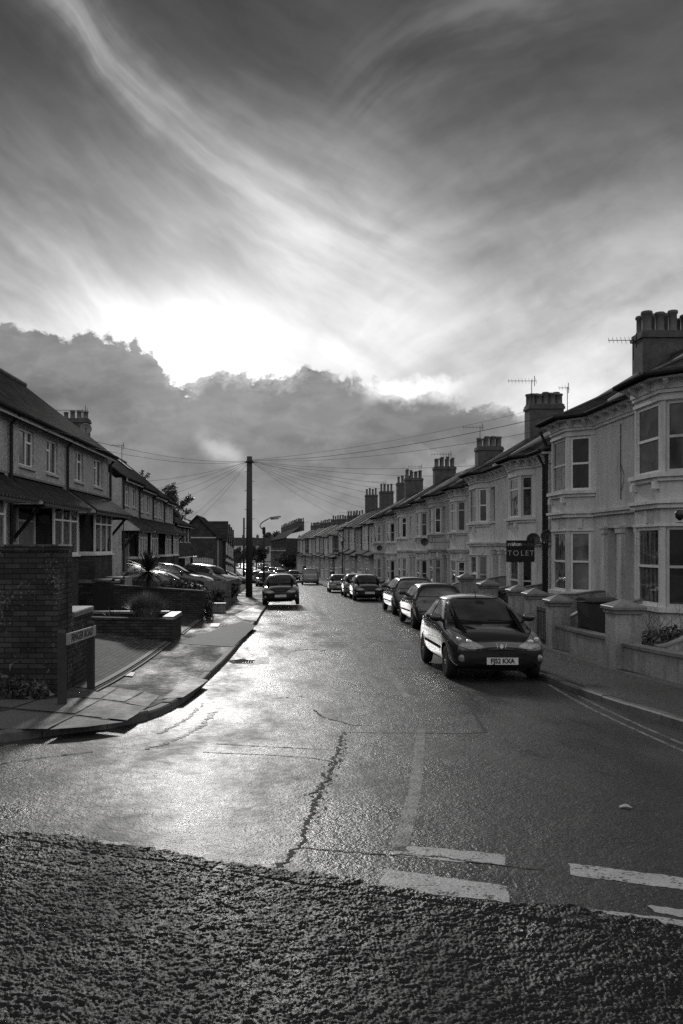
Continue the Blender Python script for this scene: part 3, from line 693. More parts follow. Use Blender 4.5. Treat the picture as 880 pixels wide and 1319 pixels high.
# ------------------------------------------------------------------ walls and things of the left corner
def gz(x, y): return max(terz(x, y), -H(y)+.11)
t = thing('brick_wall', (-3.6, 12.2, gz(-3.6, 12.3)), 'tall dark lichen-spotted brick wall at the street corner, stepping down behind the street name board', 'wall')
zt = .02; zb = -2.6
b = MB(); b.box(-14, -3.21, 12.12, 12.62, zb, zt-.09); b.box(-3.66, -3.20, 12.625, 12.9, zb, zt-.09); b.build('wall', X['brick_dark'], t)
b = MB(); b.bevbox(-14, -3.19, 12.10, 12.64, zt-.087, zt, .02); b.bevbox(-3.68, -3.19, 12.645, 12.92, zt-.087, zt, .02); b.build('coping', X['brick_dark'], t)
b = MB(); b.box(-3.5, -3.2, 12.905, 14.2, zb, -1.09); b.build('low_wall', X['brick_dark'], t)
b = MB(); b.bevbox(-3.53, -3.17, 12.92, 14.24, -1.087, -1.0, .015); b.build('low_coping', X['coping'], t)
# street name board
def text_mesh(body, size, extr=.002, spacing=1.0, offset=0.0):
    c = bpy.data.curves.new('lettering', 'FONT'); c.body = body; c.size = size; c.extrude = extr; c.align_x = 'CENTER'; c.align_y = 'CENTER'; c.space_character = spacing; c.offset = offset
    o = bpy.data.objects.new('t', c); COL.objects.link(o); dg = bpy.context.evaluated_depsgraph_get()
    me = bpy.data.meshes.new_from_object(o.evaluated_get(dg)); COL.objects.unlink(o); bpy.data.objects.remove(o); return me
def text_obj(name, body, size, material, parent, M_, spacing=1.0, offset=0.0, sx=1.0):
    me = text_mesh(body, size, spacing=spacing, offset=offset); me.transform(Matrix.Diagonal((sx, 1, 1, 1))); me.transform(M_)
    me.transform(Matrix.Translation(-ORG.get(parent.name, Vector()))); me.materials.clear(); me.materials.append(material)
    o = bpy.data.objects.new(name, me); COL.objects.link(o); o.parent = parent; ORG[o.name] = ORG.get(parent.name, Vector()); return o
P1, P2 = Vector((-2.95, 11.35)), Vector((-2.93, 12.95))
t = thing('street_name_sign', (-2.94, 12.1, gz(-2.94, 12.1)), 'low pale street name board reading BINGER ROAD between two dark posts by the corner wall', 'street sign')
for p, py_ in ((P1, 812), (P2, 800)):
    ztop = (VY-py_)/F0*p.y; zbt = -H(p.y)+.0; b = MB(); b.box(p.x-.05, p.x+.05, p.y-.055, p.y+.055, zbt, ztop-.03)
    b.add([(p.x-.05, p.y-.055, ztop-.03), (p.x+.05, p.y-.055, ztop-.03), (p.x+.05, p.y+.055, ztop-.03), (p.x-.05, p.y+.055, ztop-.03), (p.x-.05, p.y+.0, ztop+.01), (p.x+.05, p.y, ztop+.01)], [(0, 1, 5, 4), (3, 2, 5, 4), (0, 4, 3), (1, 2, 5)])
    b.build('post', X['wood'], t)
bx0 = P1.x+.055; zA = (VY-823.8)/F0*P1.y; zB = (VY-812.2)/F0*P2.y
def onb(y, dx=0.0): return Vector((bx0+(P2.x-P1.x)*(y-P1.y)/(P2.y-P1.y)+dx, y, zA+(zB-zA)*(y-P1.y)/(P2.y-P1.y)))
b = MB(); hw = .075; v = []
for y, k in ((P1.y-.02, 0), (P2.y+.02, 0)):
    for dx in (0, .018):
        for dz in (-hw, hw): v.append(onb(y, dx)+Vector((0, 0, dz)))
b.add(v, [(0, 1, 5, 4), (2, 3, 7, 6), (0, 2, 6, 4), (1, 3, 7, 5), (0, 1, 3, 2), (4, 5, 7, 6)]); brd = b.build('board', mat('sign_white', .3, .4, .1, 5), t)
dirv = (onb(P2.y)-onb(P1.y)).normalized(); upv = Vector((0, 0, 1)); upv = (upv-dirv*upv.dot(dirv)).normalized(); nv = dirv.cross(upv)
c0 = onb((P1.y+P2.y)/2, .0195); Mt = Matrix((dirv, upv, nv)).transposed().to_4x4(); Mt.translation = c0
text_obj('lettering', 'BINGER ROAD', .145, X['black'], brd, Mt, spacing=1.08, offset=.003, sx=1.22)
# weeds along the wall foot and by the posts
def plant(name, label, cat, c, rad, n, size, seed, m_='leaf_d', group=None, stem=True):
    t = thing(name, c, label, cat, group); b = MB(); foliage(b, (c[0], c[1], c[2]+rad[2]*.8), rad, n, size, seed); b.build('foliage', X[m_], t, recalc=False)
    if stem:
        b = MB()
        for k in range(5): b.tube([(c[0]+.02*k-.05, c[1], c[2]-.05), (c[0]+rad[0]*.4*math.cos(k*1.3), c[1]+rad[1]*.4*math.sin(k*1.3), c[2]+rad[2]*1.1)], [.012, .006], 5)
        b.build('stem', X['bark'], t)
    return t
for i, (px, lab) in enumerate([(8, 'ragged dark weed at the wall foot by the frame edge'), (28, 'middle clump of weeds at the foot of the tall brick wall'), (48, 'small low weed at the wall foot nearest the name board')]):
    p = AT(px, 0, 11.9); plant('weed', lab, 'weed', (p.x, 11.95, gz(p.x, 11.9)-.02), (.22, .1, .16+.05*(2-i)), 130, .09, 40+i, 'leaf_m', 'weeds along the corner wall')
# block paved drive with its pale edging
b = MB()
def slope_quad(b, x0, x1, y0, y1, dz, n=8):
    for i in range(n):
        for j in range(n):
            q = [(x0+(x1-x0)*(i+a)/n, y0+(y1-y0)*(j+c)/n) for a, c in ((0, 0), (1, 0), (1, 1), (0, 1))]
            b.add([(x, y, max(terz(x, y), -H(y)+.12)+dz) for x, y in q], [(0, 1, 2, 3)])
slope_quad(b, -7.0, -2.9, 12.9, 21.35, .012); b.build('driveway', X['block'], kind='structure')
b = MB(); slope_quad(b, -2.99, -2.90, 12.9, 21.4, .02); slope_quad(b, -2.86, -2.80, 12.9, 21.4, .02)
b.build('drive_edging', X['kerb'], kind='structure')
b = MB(); slope_quad(b, -7.0, -2.9, 23.7, 28.8, .012); slope_quad(b, -7.4, -2.9, 29.5, 41.6, .012); b.build('driveway', X['pave'], kind='structure')
b = MB(); slope_quad(b, -2.93, -2.80, 23.7, 36, .02); b.build('drive_edging', X['kerb'], kind='structure')
def lowwall(name, x0, x1, y0, y1, z0, z1, label, m_='brick_wall', cop='coping', ch=.06, ov=.02, cat='wall', group=None, dz=0.0):
    """z1 level at x0/y0 end, dz added at the other end of the longer side"""
    t = thing(name, ((x0+x1)/2, (y0+y1)/2, z0), label, cat, group); lx = (x1-x0) > (y1-y0)
    def zz(x, y): return z1+dz*((x-x0)/(x1-x0) if lx else (y-y0)/(y1-y0))
    b = MB(); b.prism([(x0, y0), (x1, y0), (x1, y1), (x0, y1)], z0, lambda x, y: zz(x, y)-ch); b.build('wall', X[m_], t)
    b = MB(); b.prism([(x0-ov, y0-ov), (x1+ov, y0-ov), (x1+ov, y1+ov), (x0-ov, y1+ov)], lambda x, y: zz(x, y)-ch+.003, lambda x, y: zz(x, y)); b.build('coping', X[cop], t)
    return t
# planter beside the drive
t = lowwall('planter_wall', -5.2, -2.80, 21.4, 21.66, -3.0, -1.78, 'low brick planter wall across the drive, a bushy shrub behind it', dz=-.06, cop='brick_wall')
b = MB(); b.box(-3.08, -2.82, 21.665, 23.4, -3.0, -1.90); b.build('side_wall', X['brick_wall'], t); b = MB(); b.bevbox(-3.1, -2.80, 21.68, 23.42, -1.897, -1.80, .01); b.build('side_coping', X['coping'], t)
b = MB(); b.box(-5.2, -3.1, 23.2, 23.42, -3.0, -1.85); b.build('back_wall', X['brick_wall'], t); b = MB(); b.bevbox(-5.2, -3.12, 23.18, 23.44, -1.847, -1.78, .01); b.build('back_coping', X['coping'], t)
b = MB(); b.box(-5.15, -3.1, 21.67, 23.19, -3.0, -1.95); b.build('soil', X['earth'], t)
# bushy shrub: upright thin leaves
def spiky(b, c, r, h, n, seed, w=.012, lean=.6):
    rnd = random.Random(seed)
    for _ in range(n):
        a = rnd.random()*6.283; q = rnd.random()**.5; p0 = Vector((c[0]+r*.35*q*math.cos(a), c[1]+r*.35*q*math.sin(a), c[2]))
        tip = Vector((c[0]+r*q*math.cos(a)*(1+.2*rnd.random()), c[1]+r*q*math.sin(a), c[2]+h*(1-.35*q*q)*(.7+.4*rnd.random()))); s = Vector((-math.sin(a), math.cos(a), 0))*w
        mid = p0.lerp(tip, .55)+Vector((0, 0, h*.12)); b.add([p0-s, p0+s, mid+s, mid-s, tip], [(0, 1, 2, 3), (3, 2, 4)])
p = AT(189, 800, 22.4); t = thing('shrub', (p.x, 22.4, -1.95), 'grey-green bushy shrub of upright thin leaves in the low brick planter', 'shrub')
b = MB(); spiky(b, (p.x, 22.4, -1.97), .58, .78, 1500, 5, .007); foliage(b, (p.x, 22.4, -1.62), (.50, .45, .32), 900, .07, 9); b.build('foliage', X['leaf_l'], t, recalc=False)
b = MB(); [b.tube([(p.x, 22.4, -1.98), (p.x+.3*math.cos(k), 22.4+.3*math.sin(k), -1.55)], [.015, .006], 5) for k in range(7)]; b.build('stem', X['bark'], t)
p = AT(145, 795, 22.2); t = thing('spiky_plant', (p.x, 22.2, -1.95), 'small thin-leaved spiky plant at the far side of the planter', 'plant')
b = MB(); spiky(b, (p.x, 22.2, -1.97), .3, .42, 26, 6, .012); b.build('foliage', X['leaf_d'], t, recalc=False); b = MB(); b.tube([(p.x, 22.2, -2), (p.x, 22.2, -1.85)], .03, 6); b.build('stem', X['bark'], t)
# tall garden wall across, with pier
t = lowwall('garden_wall', -7.3, -2.75, 28.9, 29.2, -3.2, -1.22, 'long brick garden wall in front of the parked cars, a cordyline behind it', dz=-.30, cop='brick_wall', ch=.07)
b = MB(); b.prism([(-7.32, 28.86), (-5.6, 28.86), (-5.6, 29.24), (-7.32, 29.24)], -1.26, -1.16); b.build('pale_coping', X['coping'], t)
# cordyline
p = AT(191, 745, 30.2); t = thing('cordyline_palm', (p.x, 30.2, -H(30)+.3), 'dark spiky cordyline rising behind the long garden wall in front of the cars', 'palm')
c = Vector((p.x, 30.2, (VY-736)/F0*30.2)); b = MB(); rnd = random.Random(2)
for k in range(260):
    a = rnd.random()*6.283; el = -.55+1.95*rnd.random(); L_ = .84*(.8+.35*rnd.random()); d = Vector((math.cos(a)*math.cos(el), math.sin(a)*math.cos(el), math.sin(el))); s = d.cross(Vector((0, 0, 1))).normalized()*.026
    if s.length < .001: continue
    m1 = c+d*L_*.5; tip = c+d*L_-Vector((0, 0, .10*max(0, math.cos(el)))); b.add([c-s*.6, c+s*.6, m1+s, m1-s, tip], [(0, 1, 2, 3), (3, 2, 4)])
b.build('crown', X['leaf_d'], t, recalc=False); b = MB(); b.tube([(p.x, 30.2, -H(30)+.2), (p.x+.02, 30.2, c.z-.3), (c.x, c.y, c.z)], [.09, .07, .06], 8); b.build('trunk', X['bark'], t)
# ivy at the wall end, low block beyond the crossing, hedge, fence
def shrubpx(px, py, Y, rx, rz, lab, n=700, size=.11, seed=1, m_='leaf_d', name='shrub', group=None, cat='shrub'):
    p = AT(px, py, Y); return plant(name, lab, cat, (p.x, Y, p.z-rz), (rx, rx*.8, rz), n, size, seed, m_, group)
shrubpx(268, 783, 29.6, .28, .48, 'ivy clump hanging over the end of the long garden wall', 520, .09, 11)
for i, (px, py, Y, rx, rz, lab) in enumerate([(262, 768, 33, .5, .38, 'rounded dark shrub just past the end of the long wall'), (246, 756, 36, .6, .4, 'dark shrub below the bonnet of the nearer drive car'),
        (280, 764, 38, .6, .45, 'bushy dark shrub under the silver estate car'), (298, 757, 42, .6, .5, 'dark shrub against the board fence'), (225, 752, 33, .9, .22, 'low glossy plants along the top of the long wall')]):
    shrubpx(px, py, Y, rx, rz, lab, 800, .12, 60+i, 'leaf_m' if i in (0, 4) else 'leaf_d', group='shrubs in the front gardens across the road')
zb_ = -H(33)
t = lowwall('block_wall', -3.0, -2.32, 33.6, 33.9, zb_-.1, (VY-777)/F0*33.6, 'short low rendered block wall with pale top beyond the drive', 'garden_render', cat='wall')
t = thing('board_fence', (-2.5, 43, -H(43)+.1), 'weathered vertical board fence beside the pavement before the telegraph pole', 'fence')
for k in range(9):
    y0 = 38+k*1.0; b = MB()
    for j in range(6): b.box(-2.62+.01*(j % 2), -2.59+.01*(j % 2), y0+j*.16, y0+j*.16+.15, -H(y0), -H(y0)+1.22)
    b.build('board_panel', X['fence'], t)
b = MB(); b.box(-3.55, -2.66, 37.9, 37.95, -H(38), -H(38)+1.25); b.box(-2.66, -2.56, 37.88, 37.98, -H(38), -H(38)+1.32); b.build('end_panel', X['fence'], t)
# ------------------------------------------------------------------ houses
def frame(ox, oy, tx, ty, side):
    """u along the street, d towards the street, z up; side = +1 when the street lies towards +X"""
    L_ = math.hypot(tx, ty); tx /= L_; ty /= L_; nx, ny = (ty, -tx) if side > 0 else (-ty, tx)
    def F(u, d, z): return (ox+tx*u+nx*d, oy+ty*u+ny*d, z)
    F.t = Vector((tx, ty, 0)); F.n = Vector((nx, ny, 0)); return F
def seg(F, a, b, inner=(None, -4)):
    t = Vector((b[0]-a[0], b[1]-a[1])); L_ = t.length; t /= L_; p = Vector((-t.y, t.x))
    mid = Vector(((a[0]+b[0])/2, (a[1]+b[1])/2)); c = Vector((inner[0] if inner[0] is not None else mid.x, inner[1]))
    if p.dot(c-mid) < 0: p = -p
    def Fs(s, q, z): return F(a[0]+t.x*s+p.x*q, a[1]+t.y*s+p.y*q, z)
    return Fs, L_
def panel(mb, Fs, L_, z0, z1, holes=(), th=.2, s0=0.0):
    ss_ = sorted(set([s0, L_]+[h[0] for h in holes]+[h[1] for h in holes]))
    for i in range(len(ss_)-1):
        a, b = ss_[i], ss_[i+1]; mid = (a+b)/2; zs = [(z0, z1)]
        for h in holes:
            if h[0]-1e-6 < mid < h[1]+1e-6:
                nz_ = []
                for (p, q) in zs:
                    if h[2] > p: nz_.append((p, min(q, h[2])))
                    if h[3] < q: nz_.append((max(p, h[3]), q))
                zs = nz_
        for (p, q) in zs:
            if q-p > .001: mb.box(a, b, 0, th, p, q, Fs)
def window(parent, Fs, s0, s1, z0, z1, style='sash', pm=None, fm=None, q0=.08, fw=.06, sill=True, small=False, name='window', sillm=None):
    fm = fm or X['frame_dull']; pm = pm or X['pane']; b = MB(); q1 = q0+.06
    b.box(s0, s0+fw, q0, q1, z0, z1, Fs); b.box(s1-fw, s1, q0, q1, z0, z1, Fs); b.box(s0+fw, s1-fw, q0, q1, z0, z0+fw, Fs); b.box(s0+fw, s1-fw, q0, q1, z1-fw, z1, Fs)
    zm = (z0+z1)/2; w = s1-s0
    if style == 'sash': b.box(s0+fw, s1-fw, q0-.012, q1, zm-.03, zm+.03, Fs)
    elif style == 'top': b.box(s0+fw, s1-fw, q0-.005, q1, z1-.30*(z1-z0)-.03, z1-.30*(z1-z0)+.03, Fs)
    elif style in ('case', 'caser'):
        sm = s0+w*(.56 if style == 'case' else .44); b.box(sm-.03, sm+.03, q0-.004, q1, z0+fw, z1-fw, Fs)
        zt_ = z1-.33*(z1-z0); a, c = ((sm+.03, s1-fw) if style == 'case' else (s0+fw, sm-.03)); b.box(a, c, q0-.008, q1, zt_-.03, zt_+.03, Fs)
    elif style == 'three':
        for k in (1, 2): b.box(s0+w*k/3-.03, s0+w*k/3+.03, q0-.004, q1, z0+fw, z1-fw, Fs)
        zt_ = z1-.28*(z1-z0); b.box(s0+fw, s1-fw, q0-.008, q1, zt_-.025, zt_+.025, Fs)
    wo_ = b.build(name, fm, parent)
    b = MB(); b.box(s0+fw*.5, s1-fw*.5, q0+.028, q0+.036, z0+fw*.5, z1-fw*.5, Fs); b.build('pane', pm, wo_)
    if sill: b = MB(); b.box(s0-.06, s1+.06, -.07, q0-.003, z0-.075, z0-.003, Fs); b.build('sill', sillm or X['trim'], wo_)
    return wo_
def roof_slope(F, u0, u1, d0, z0, d1, z1, th=.07):
    b = MB(); p = []
    sl_ = Vector((d1-d0, z1-z0)).normalized(); n = Vector((-sl_.y, sl_.x)); n = n if n.y > 0 else -n
    for (d, z) in ((d0, z0), (d1, z1)):
        for u in (u0, u1): p.append(F(u, d, z)); p.append(F(u, d-n.x*th*0, z-th))
    return b.add(p, [(0, 2, 6, 4), (1, 5, 7, 3), (0, 1, 3, 2), (4, 6, 7, 5), (0, 4, 5, 1), (2, 3, 7, 6)])
def roofuv(F, dz, dd):
    k = math.hypot(dz, dd)/abs(dz); return lambda p: (p.dot(F.t), p.z*k)
def chimney(parent, F, u, d0, d1, zb, zt, npots, rows=2, uw=.45, m_='stack', seed=0, name='chimney', pl=.42, pr_=.13):
    rnd = random.Random(seed); b = MB(); b.box(u-uw, u+uw, d0, d1, zb, zt-.22, F); b.box(u-uw-.05, u+uw+.05, d0-.05, d1+.05, zt-.217, zt-.1, F); b.box(u-uw-.02, u+uw+.02, d0-.02, d1+.02, zt-.097, zt, F)
    ch = b.build(name, X[m_], parent)
    for r in range(rows):
        for k in range(npots):
            dd = d0+(d1-d0)*(k+.5)/npots; uu_ = u+(r-(rows-1)/2)*uw*1.05; h = pl*(.8+.35*rnd.random()); rr = pr_*(.9+.2*rnd.random()); c = F(uu_, dd, zt)
            b = MB(); b.lathe([(rr*1.15, -.02), (rr*1.1, .05), (rr*.92, .09), (rr*.9, h*.8), (rr*1.12, h*.86), (rr*1.14, h*.95), (rr, h), (rr*.75, h), (rr*.7, h-.06)], c, 12); b.build('chimney_pot', X['pot'], ch, smooth=True)
    return ch
def aerial(base, h, boom, n=8, label='', ang=0.0, group='television aerials on the chimneys'):
    t = thing('aerial', base, label, 'aerial', group); x, y, z = base
    b = MB(); b.tube([(x, y, z-.3), (x, y, z+h)], .017, 6); b.build('mast', X['gutter_iron'], t)
    b = MB(); ca, sa = math.cos(ang), math.sin(ang); zt_ = z+h-.06
    b.tube([(x-ca*boom*.82, y-sa*boom*.82, zt_), (x+ca*boom*.18, y+sa*boom*.18, zt_)], .012, 5)
    for k in range(n):
        q = -.8+.95*k/(n-1); l = .13+.02*k/(n-1)*3; cx, cy = x+ca*boom*q, y+sa*boom*q
        b.tube([(cx+sa*l*.4, cy-ca*l*.4, zt_-l*.75), (cx-sa*l*.4, cy+ca*l*.4, zt_+l*.75)], .007, 4)
    b.tube([(x+ca*boom*.1, y+sa*boom*.1, zt_-.24), (x+ca*boom*.1, y+sa*boom*.1, zt_+.24)], .016, 5)
    b.build('antenna', X['gutter_iron'], t); return t
def dish(c, r, facing, label, mast=None, group='satellite dishes', m_='iron'):
    t = thing('satellite_dish', c, label, 'satellite dish', group); c = Vector(c); f = Vector(facing).normalized(); q = f.to_track_quat('Z', 'Y').to_matrix()
    b = MB(); pr = [(r*k/6, .22*r*(k/6)**2) for k in range(7)]; b.lathe([(max(a, .001), h) for a, h in pr]+[(r*1.01, .22*r-.012), (r*.5, .05*r-.014), (.001, -.015)], (0, 0, 0), 24)
    b.v = [tuple(c+q@Vector(v)) for v in b.v]; b.build('reflector', X[m_], t, smooth=True)
    b = MB(); e = c+q@Vector((0, -r*.35, r*1.05)); b.tube([c+q@Vector((0, -r*.95, .05)), e], .013, 6); b.box(e.x-.03, e.x+.03, e.y-.03, e.y+.03, e.z-.03, e.z+.05); b.build('arm', X['gutter_iron'], t)
    b = MB(); mm_ = Vector(mast) if mast else c-f*.35; b.tube([c-f*.01, c-f*.15, mm_], .018, 6); b.build('bracket', X['gutter_iron'], t)
    return t

def vic_house(k, y0, y1, bayc, door_at, e, label, rend='render_cream', style='grand', bright_slope=False, ebase=None, upper_win=False, sty=('sash', 'sash')):
    """bayc: world Y of the bay's middle; door_at: 'near' or 'far' end of the house"""
    xf_ = 9.12 if k < 2 else 8.84; x0, x1 = xf_+bend(y0), xf_+bend(y1); F = frame(x0, y0, x1-x0, y1-y0, -1); Lh = math.hypot(x1-x0, y1-y0)
    zg_ = -H(y0)-.3; root = thing('terraced_house', (x0, (y0+y1)/2, -H((y0+y1)/2)), label, 'house', 'Victorian bay-fronted terrace houses')
    rnd = random.Random(k*13+1); wm = X[rend]; bw_, fw_, bd = 2.45, 1.42, (.66 if k < 2 else .44); uc = bayc-y0
    uz0, uz1 = e-2.2, e-.60; gz0, gz1 = e-5.22, e-3.42
    if style != 'grand': uz0, uz1, gz0, gz1 = e-2.15, e-.68, e-5.25, e-3.60
    du = .62 if door_at == 'near' else Lh-.62; dz0, dz1 = e-5.9, e-3.35; dA, dB = du-.43, du+.43
    main = MB(); Fs, L_ = seg(F, (0, 0), (Lh, 0)); holes = [(dA, dB, dz0, dz1)]
    gapc = (du+.9) if door_at == 'near' else (du-.9)
    if upper_win: holes.append((gapc-.38, gapc+.38, uz0, uz1))
    panel(main, Fs, L_, zg_, e-.02, holes, .22)
    # party/side walls and back, with the gable's slope
    rz = e+2.35; dr = -3.55
    for uu_ in (0.004, Lh-.224):
        main.prism([(uu_, -.22), (uu_+.22, -.22), (uu_+.22, dr), (uu_, dr)], zg_, lambda u, d: e-.06+(rz-e-.06)*(d+.22)/(dr+.22), F)
        main.prism([(uu_, dr), (uu_+.22, dr), (uu_+.22, -7.1), (uu_, -7.1)], zg_, lambda u, d: e-.06+(rz-e-.06)*(-7.1-d)/(-7.1-dr), F)
    # bay
    A = [(uc-bw_/2, 0), (uc-fw_/2, bd), (uc+fw_/2, bd), (uc+bw_/2, 0)]; segs = []
    for i in range(3):
        Fb, Lb = seg(F, A[i], A[i+1], (uc, -3)); mg = .11 if i != 1 else .10
        panel(main, Fb, Lb, zg_, e-.34, [(mg, Lb-mg, uz0, uz1), (mg, Lb-mg, gz0, gz1)], .14); segs.append((Fb, Lb, mg))
    main.build('wall', wm, root)
    pms = [X['pane_curtain'], X['pane'], X['pane_curtain'], X['pane_pale']]
    for i, (Fb, Lb, mg) in enumerate(segs):
        window(root, Fb, mg+.002, Lb-mg-.002, uz0, uz1, sty[0], pms[(k+i) % 3], X['upvc'] if (k+i) % 2 else X['frame_dull'], sill=False, q0=.03, fw=.07)
        window(root, Fb, mg+.002, Lb-mg-.002, gz0, gz1, sty[1], pms[(k*2+i+1) % 4], X['upvc'] if k % 3 == 1 or i == 1 else X['frame_dull'], sill=False, q0=.03, fw=.07)
    if upper_win: window(root, Fs, gapc-.378, gapc+.378, uz0+.002, uz1-.002, 'sash', pms[k % 3], q0=.12)
    def ring(b, z0, z1, p, zt_slope=0.0):
        po = [(uc-bw_/2-p, 0.004), (uc-fw_/2-p*.45, bd+p), (uc+fw_/2+p*.45, bd+p), (uc+bw_/2+p, 0.004)]
        pi = [(uc-bw_/2+.02, 0.003), (uc-fw_/2+.02, bd-.02), (uc+fw_/2-.02, bd-.02), (uc+bw_/2-.02, 0.003)]
        b.prism(po, z0, z1, F, top=po)
    tm = X['trim'] if style == 'grand' else wm
    for nm_, rs_ in (('sill_course', [(uz0-.10, uz0-.005, .14), (uz0-.19, uz0-.103, .07)]), ('string_course', [(gz1+.42, gz1+.52, .09), (gz1+.523, gz1+.60, .15)]), ('lintel', [(gz1+.01, gz1+.06, .03)]), ('sill_course', [(gz0-.12, gz0-.005, .10)]), ('lintel', [(uz1+.02, uz1+.10, .035)])):
        tr = MB(); [ring(tr, *q_) for q_ in rs_]; tr.build(nm_, tm, root)
    for uu_ in (uc-fw_/2+.1, uc+fw_/2-.1): tr = MB(); tr.box(uu_-.07, uu_+.07, bd+.002, bd+.13, uz0-.36, uz0-.193, F); tr.build('console', tm, root)
    # string course along the front, over the doors
    def front_band(z0, z1, p):
        for a, c in ((0.0, uc-bw_/2-.10), (uc+bw_/2+.10, Lh)):
            if c-a > .05: tr = MB(); tr.box(a, c, 0.004, p, z0, z1, F); tr.box(a, c, .004, p+.06, z1+.003, z1+.08, F); tr.build('string_course', tm, root)
    front_band(gz1+.44, gz1+.52, .10)

    # keystones over the bay windows
    for i, (Fb, Lb, mg) in enumerate(segs): b = MB(); b.box(Lb/2-.07, Lb/2+.07, -.035, -.002, gz1+.10, gz1+.38, Fb); b.build('keystone', X['trim'], root)
    # door, fanlight, pilasters
    dsr = F(dA, -.55, 0); b = MB(); b.box(dA+.002, dB-.002, -.34, -.30, dz0, dz1-.50, F); b.box(dA+.09, dB-.09, -.298, -.28, dz0+.2, dz0+.8, F); b.box(dA+.09, dB-.09, -.298, -.28, dz0+.95, dz1-.62, F)
    dm = X['door_pale'] if k % 2 == 0 or k == 1 else X['door_dark']; dr_ = b.build('door', dm, root)
    b = MB(); b.box(dA+.06, dA+.10, -.279, -.24, dz0+.95, dz0+1.07, F); b.build('handle', X['lead'], dr_)
    b = MB(); b.box(dA+.06, dB-.06, -.34, -.325, dz1-.43, dz1-.04, F); b.build('fanlight', X['pane'], root)
    b = MB(); b.box(dA, dB, -.35, -.295, dz1-.497, dz1-.44, F); b.box(dA-.01, dA+.0, -.35, -.222, dz0, dz1, F); b.box(dB, dB+.01, -.35, -.222, dz0, dz1, F); b.box(dA-.01, dB+.01, -.35, -.222, dz1, dz1+.02, F); b.build('door_frame', X['frame_dull'], root)
    b = MB()
    for uu_ in (dA-.13, dB+.13):
        for hw_, pd_, za_, zb2 in ((.11, .10, zg_, dz1-.16), (.14, .14, dz1-.157, dz1-.02), (.16, .17, dz1-.017, dz1+.05)): b.box(max(.002, uu_-hw_), min(Lh-.002, uu_+hw_), .003, pd_, za_, zb2, F)
    b.build('pilaster', X['trim'] if style == 'grand' else wm, root)
    # eaves cornice following the bay, brackets, gutter
    c = MB(); po = lambda p: [(0, p*.55), (uc-bw_/2-p*.4, p*.55), (uc-fw_/2-p*.25, bd+p*.55), (uc+fw_/2+p*.25, bd+p*.55), (uc+bw_/2+p*.4, p*.55), (Lh, p*.55), (Lh, -.1), (0, -.1)]
    ov = .62
    c.prism([(a, d) for a, d in po(.10)], e-.42, e-.34, F); c.prism(po(.16), e-.337, e-.13, F); c.prism(po(ov-.04), e-.127, e-.06, F); c.build('cornice', X['trim'], root); c = MB(); c.prism(po(ov+.04), e-.057, e-.04, F); c.build('added_dark_cornice_cover', X['dull_black'], root)  # thin dark cover added so the cornice top shows no sun glare
    b = MB(); q = []
    for i in range(5):
        a, d_ = po(.16)[i], po(.16)[i+1]; n_ = max(2, int(math.hypot(d_[0]-a[0], d_[1]-a[1])/.55)); Fb, Lb = seg(F, a, d_, (uc, -3))
        for j in range(n_):
            s_ = Lb*(j+.5)/n_; b = MB(); b.prism([(s_-.05, -.002), (s_+.05, -.002), (s_+.05, -.2), (s_-.05, -.2)], lambda x, y: e-.34+.17*(-y/.2), e-.13, Fb); b.build('bracket', X['trim'], root)
    gp = po(ov+.12)[:6]; b = MB(); pts = [Vector(F(a, d, e-.02)) for a, d in gp]
    for i in range(5): b.tube([pts[i], pts[i+1]], .06, 8)
    b.build('gutter', X['gutter_iron'], root, smooth=False)
    # roof: front slope, back slope, and the little hipped roof over the bay
    rf = roof_slope(F, .003, Lh-.003, .34, e, dr, rz); ro = rf.build('roof', X['slate'], root, uvs=roofuv(F, rz-e, dr-.34))
    b = roof_slope(F, .003, Lh-.003, -7.4, e, dr-.004, rz); b.build('back_slope', X['slate'], ro, uvs=roofuv(F, rz-e, 3.85))
    dt = -1.35; ztop = e+(rz-e)*(dt-.34)/(dr-.34)+.03; op = po(ov)
    p = [F(op[1][0], .30, e+.012), F(op[2][0], op[2][1], e-.02), F(op[3][0], op[3][1], e-.02), F(op[4][0], .30, e+.012), F(uc+.25, dt, ztop), F(uc-.25, dt, ztop)]
    pl = [Vector(x)-Vector((0, 0, .10)) for x in p]; b = MB(); b.add(p+pl, [(0, 1, 5), (1, 2, 4, 5), (2, 3, 4), (6, 11, 7), (7, 11, 10, 8), (8, 10, 9), (0, 6, 7, 1), (1, 7, 8, 2), (2, 8, 9, 3), (3, 9, 10, 4), (5, 11, 6, 0)]); b.build('bay_roof', X['slate'], ro, uvs=roofuv(F, rz-e, 3.9))
    b = MB()
    for (i, j) in ((1, 5), (2, 4)): b.tube([Vector(p[i])+Vector((0, 0, .02)), Vector(p[j])+Vector((0, 0, .02))], .045, 6)
    b.build('hip_lead', X['stack'], ro)
    b = MB(); b.prism([(Lh-.12, .36), (Lh+.12, .36), (Lh+.12, dr), (Lh-.12, dr)], lambda u, d: e-.02+(rz-e)*(d-.34)/(dr-.34), lambda u, d: e+.13+(rz-e)*(d-.34)/(dr-.34), F); b.build('parapet', X['lead'] if bright_slope else X['render_grey'], ro)
    b = MB(); b.tube([F(0, dr, rz+.02), F(Lh-.13, dr, rz+.02)], .09, 8); b.build('ridge', X['stack'], ro)
    return root, F, Lh
parties = [17.8, 23.0, 28.2, 34.65, 40.2, 45.65, 51.2, 57.8, 65.0, 71.7, 78.5]
bays = [19.9, 26.3, 31.3, 38.0, 42.5, 48.9, 53.5, 61.8, 67.7, 75.6]
eav = [3.85, 3.85, 3.17, 3.17, 2.85, 2.85, 2.72, 2.72, 2.45, 2.45]
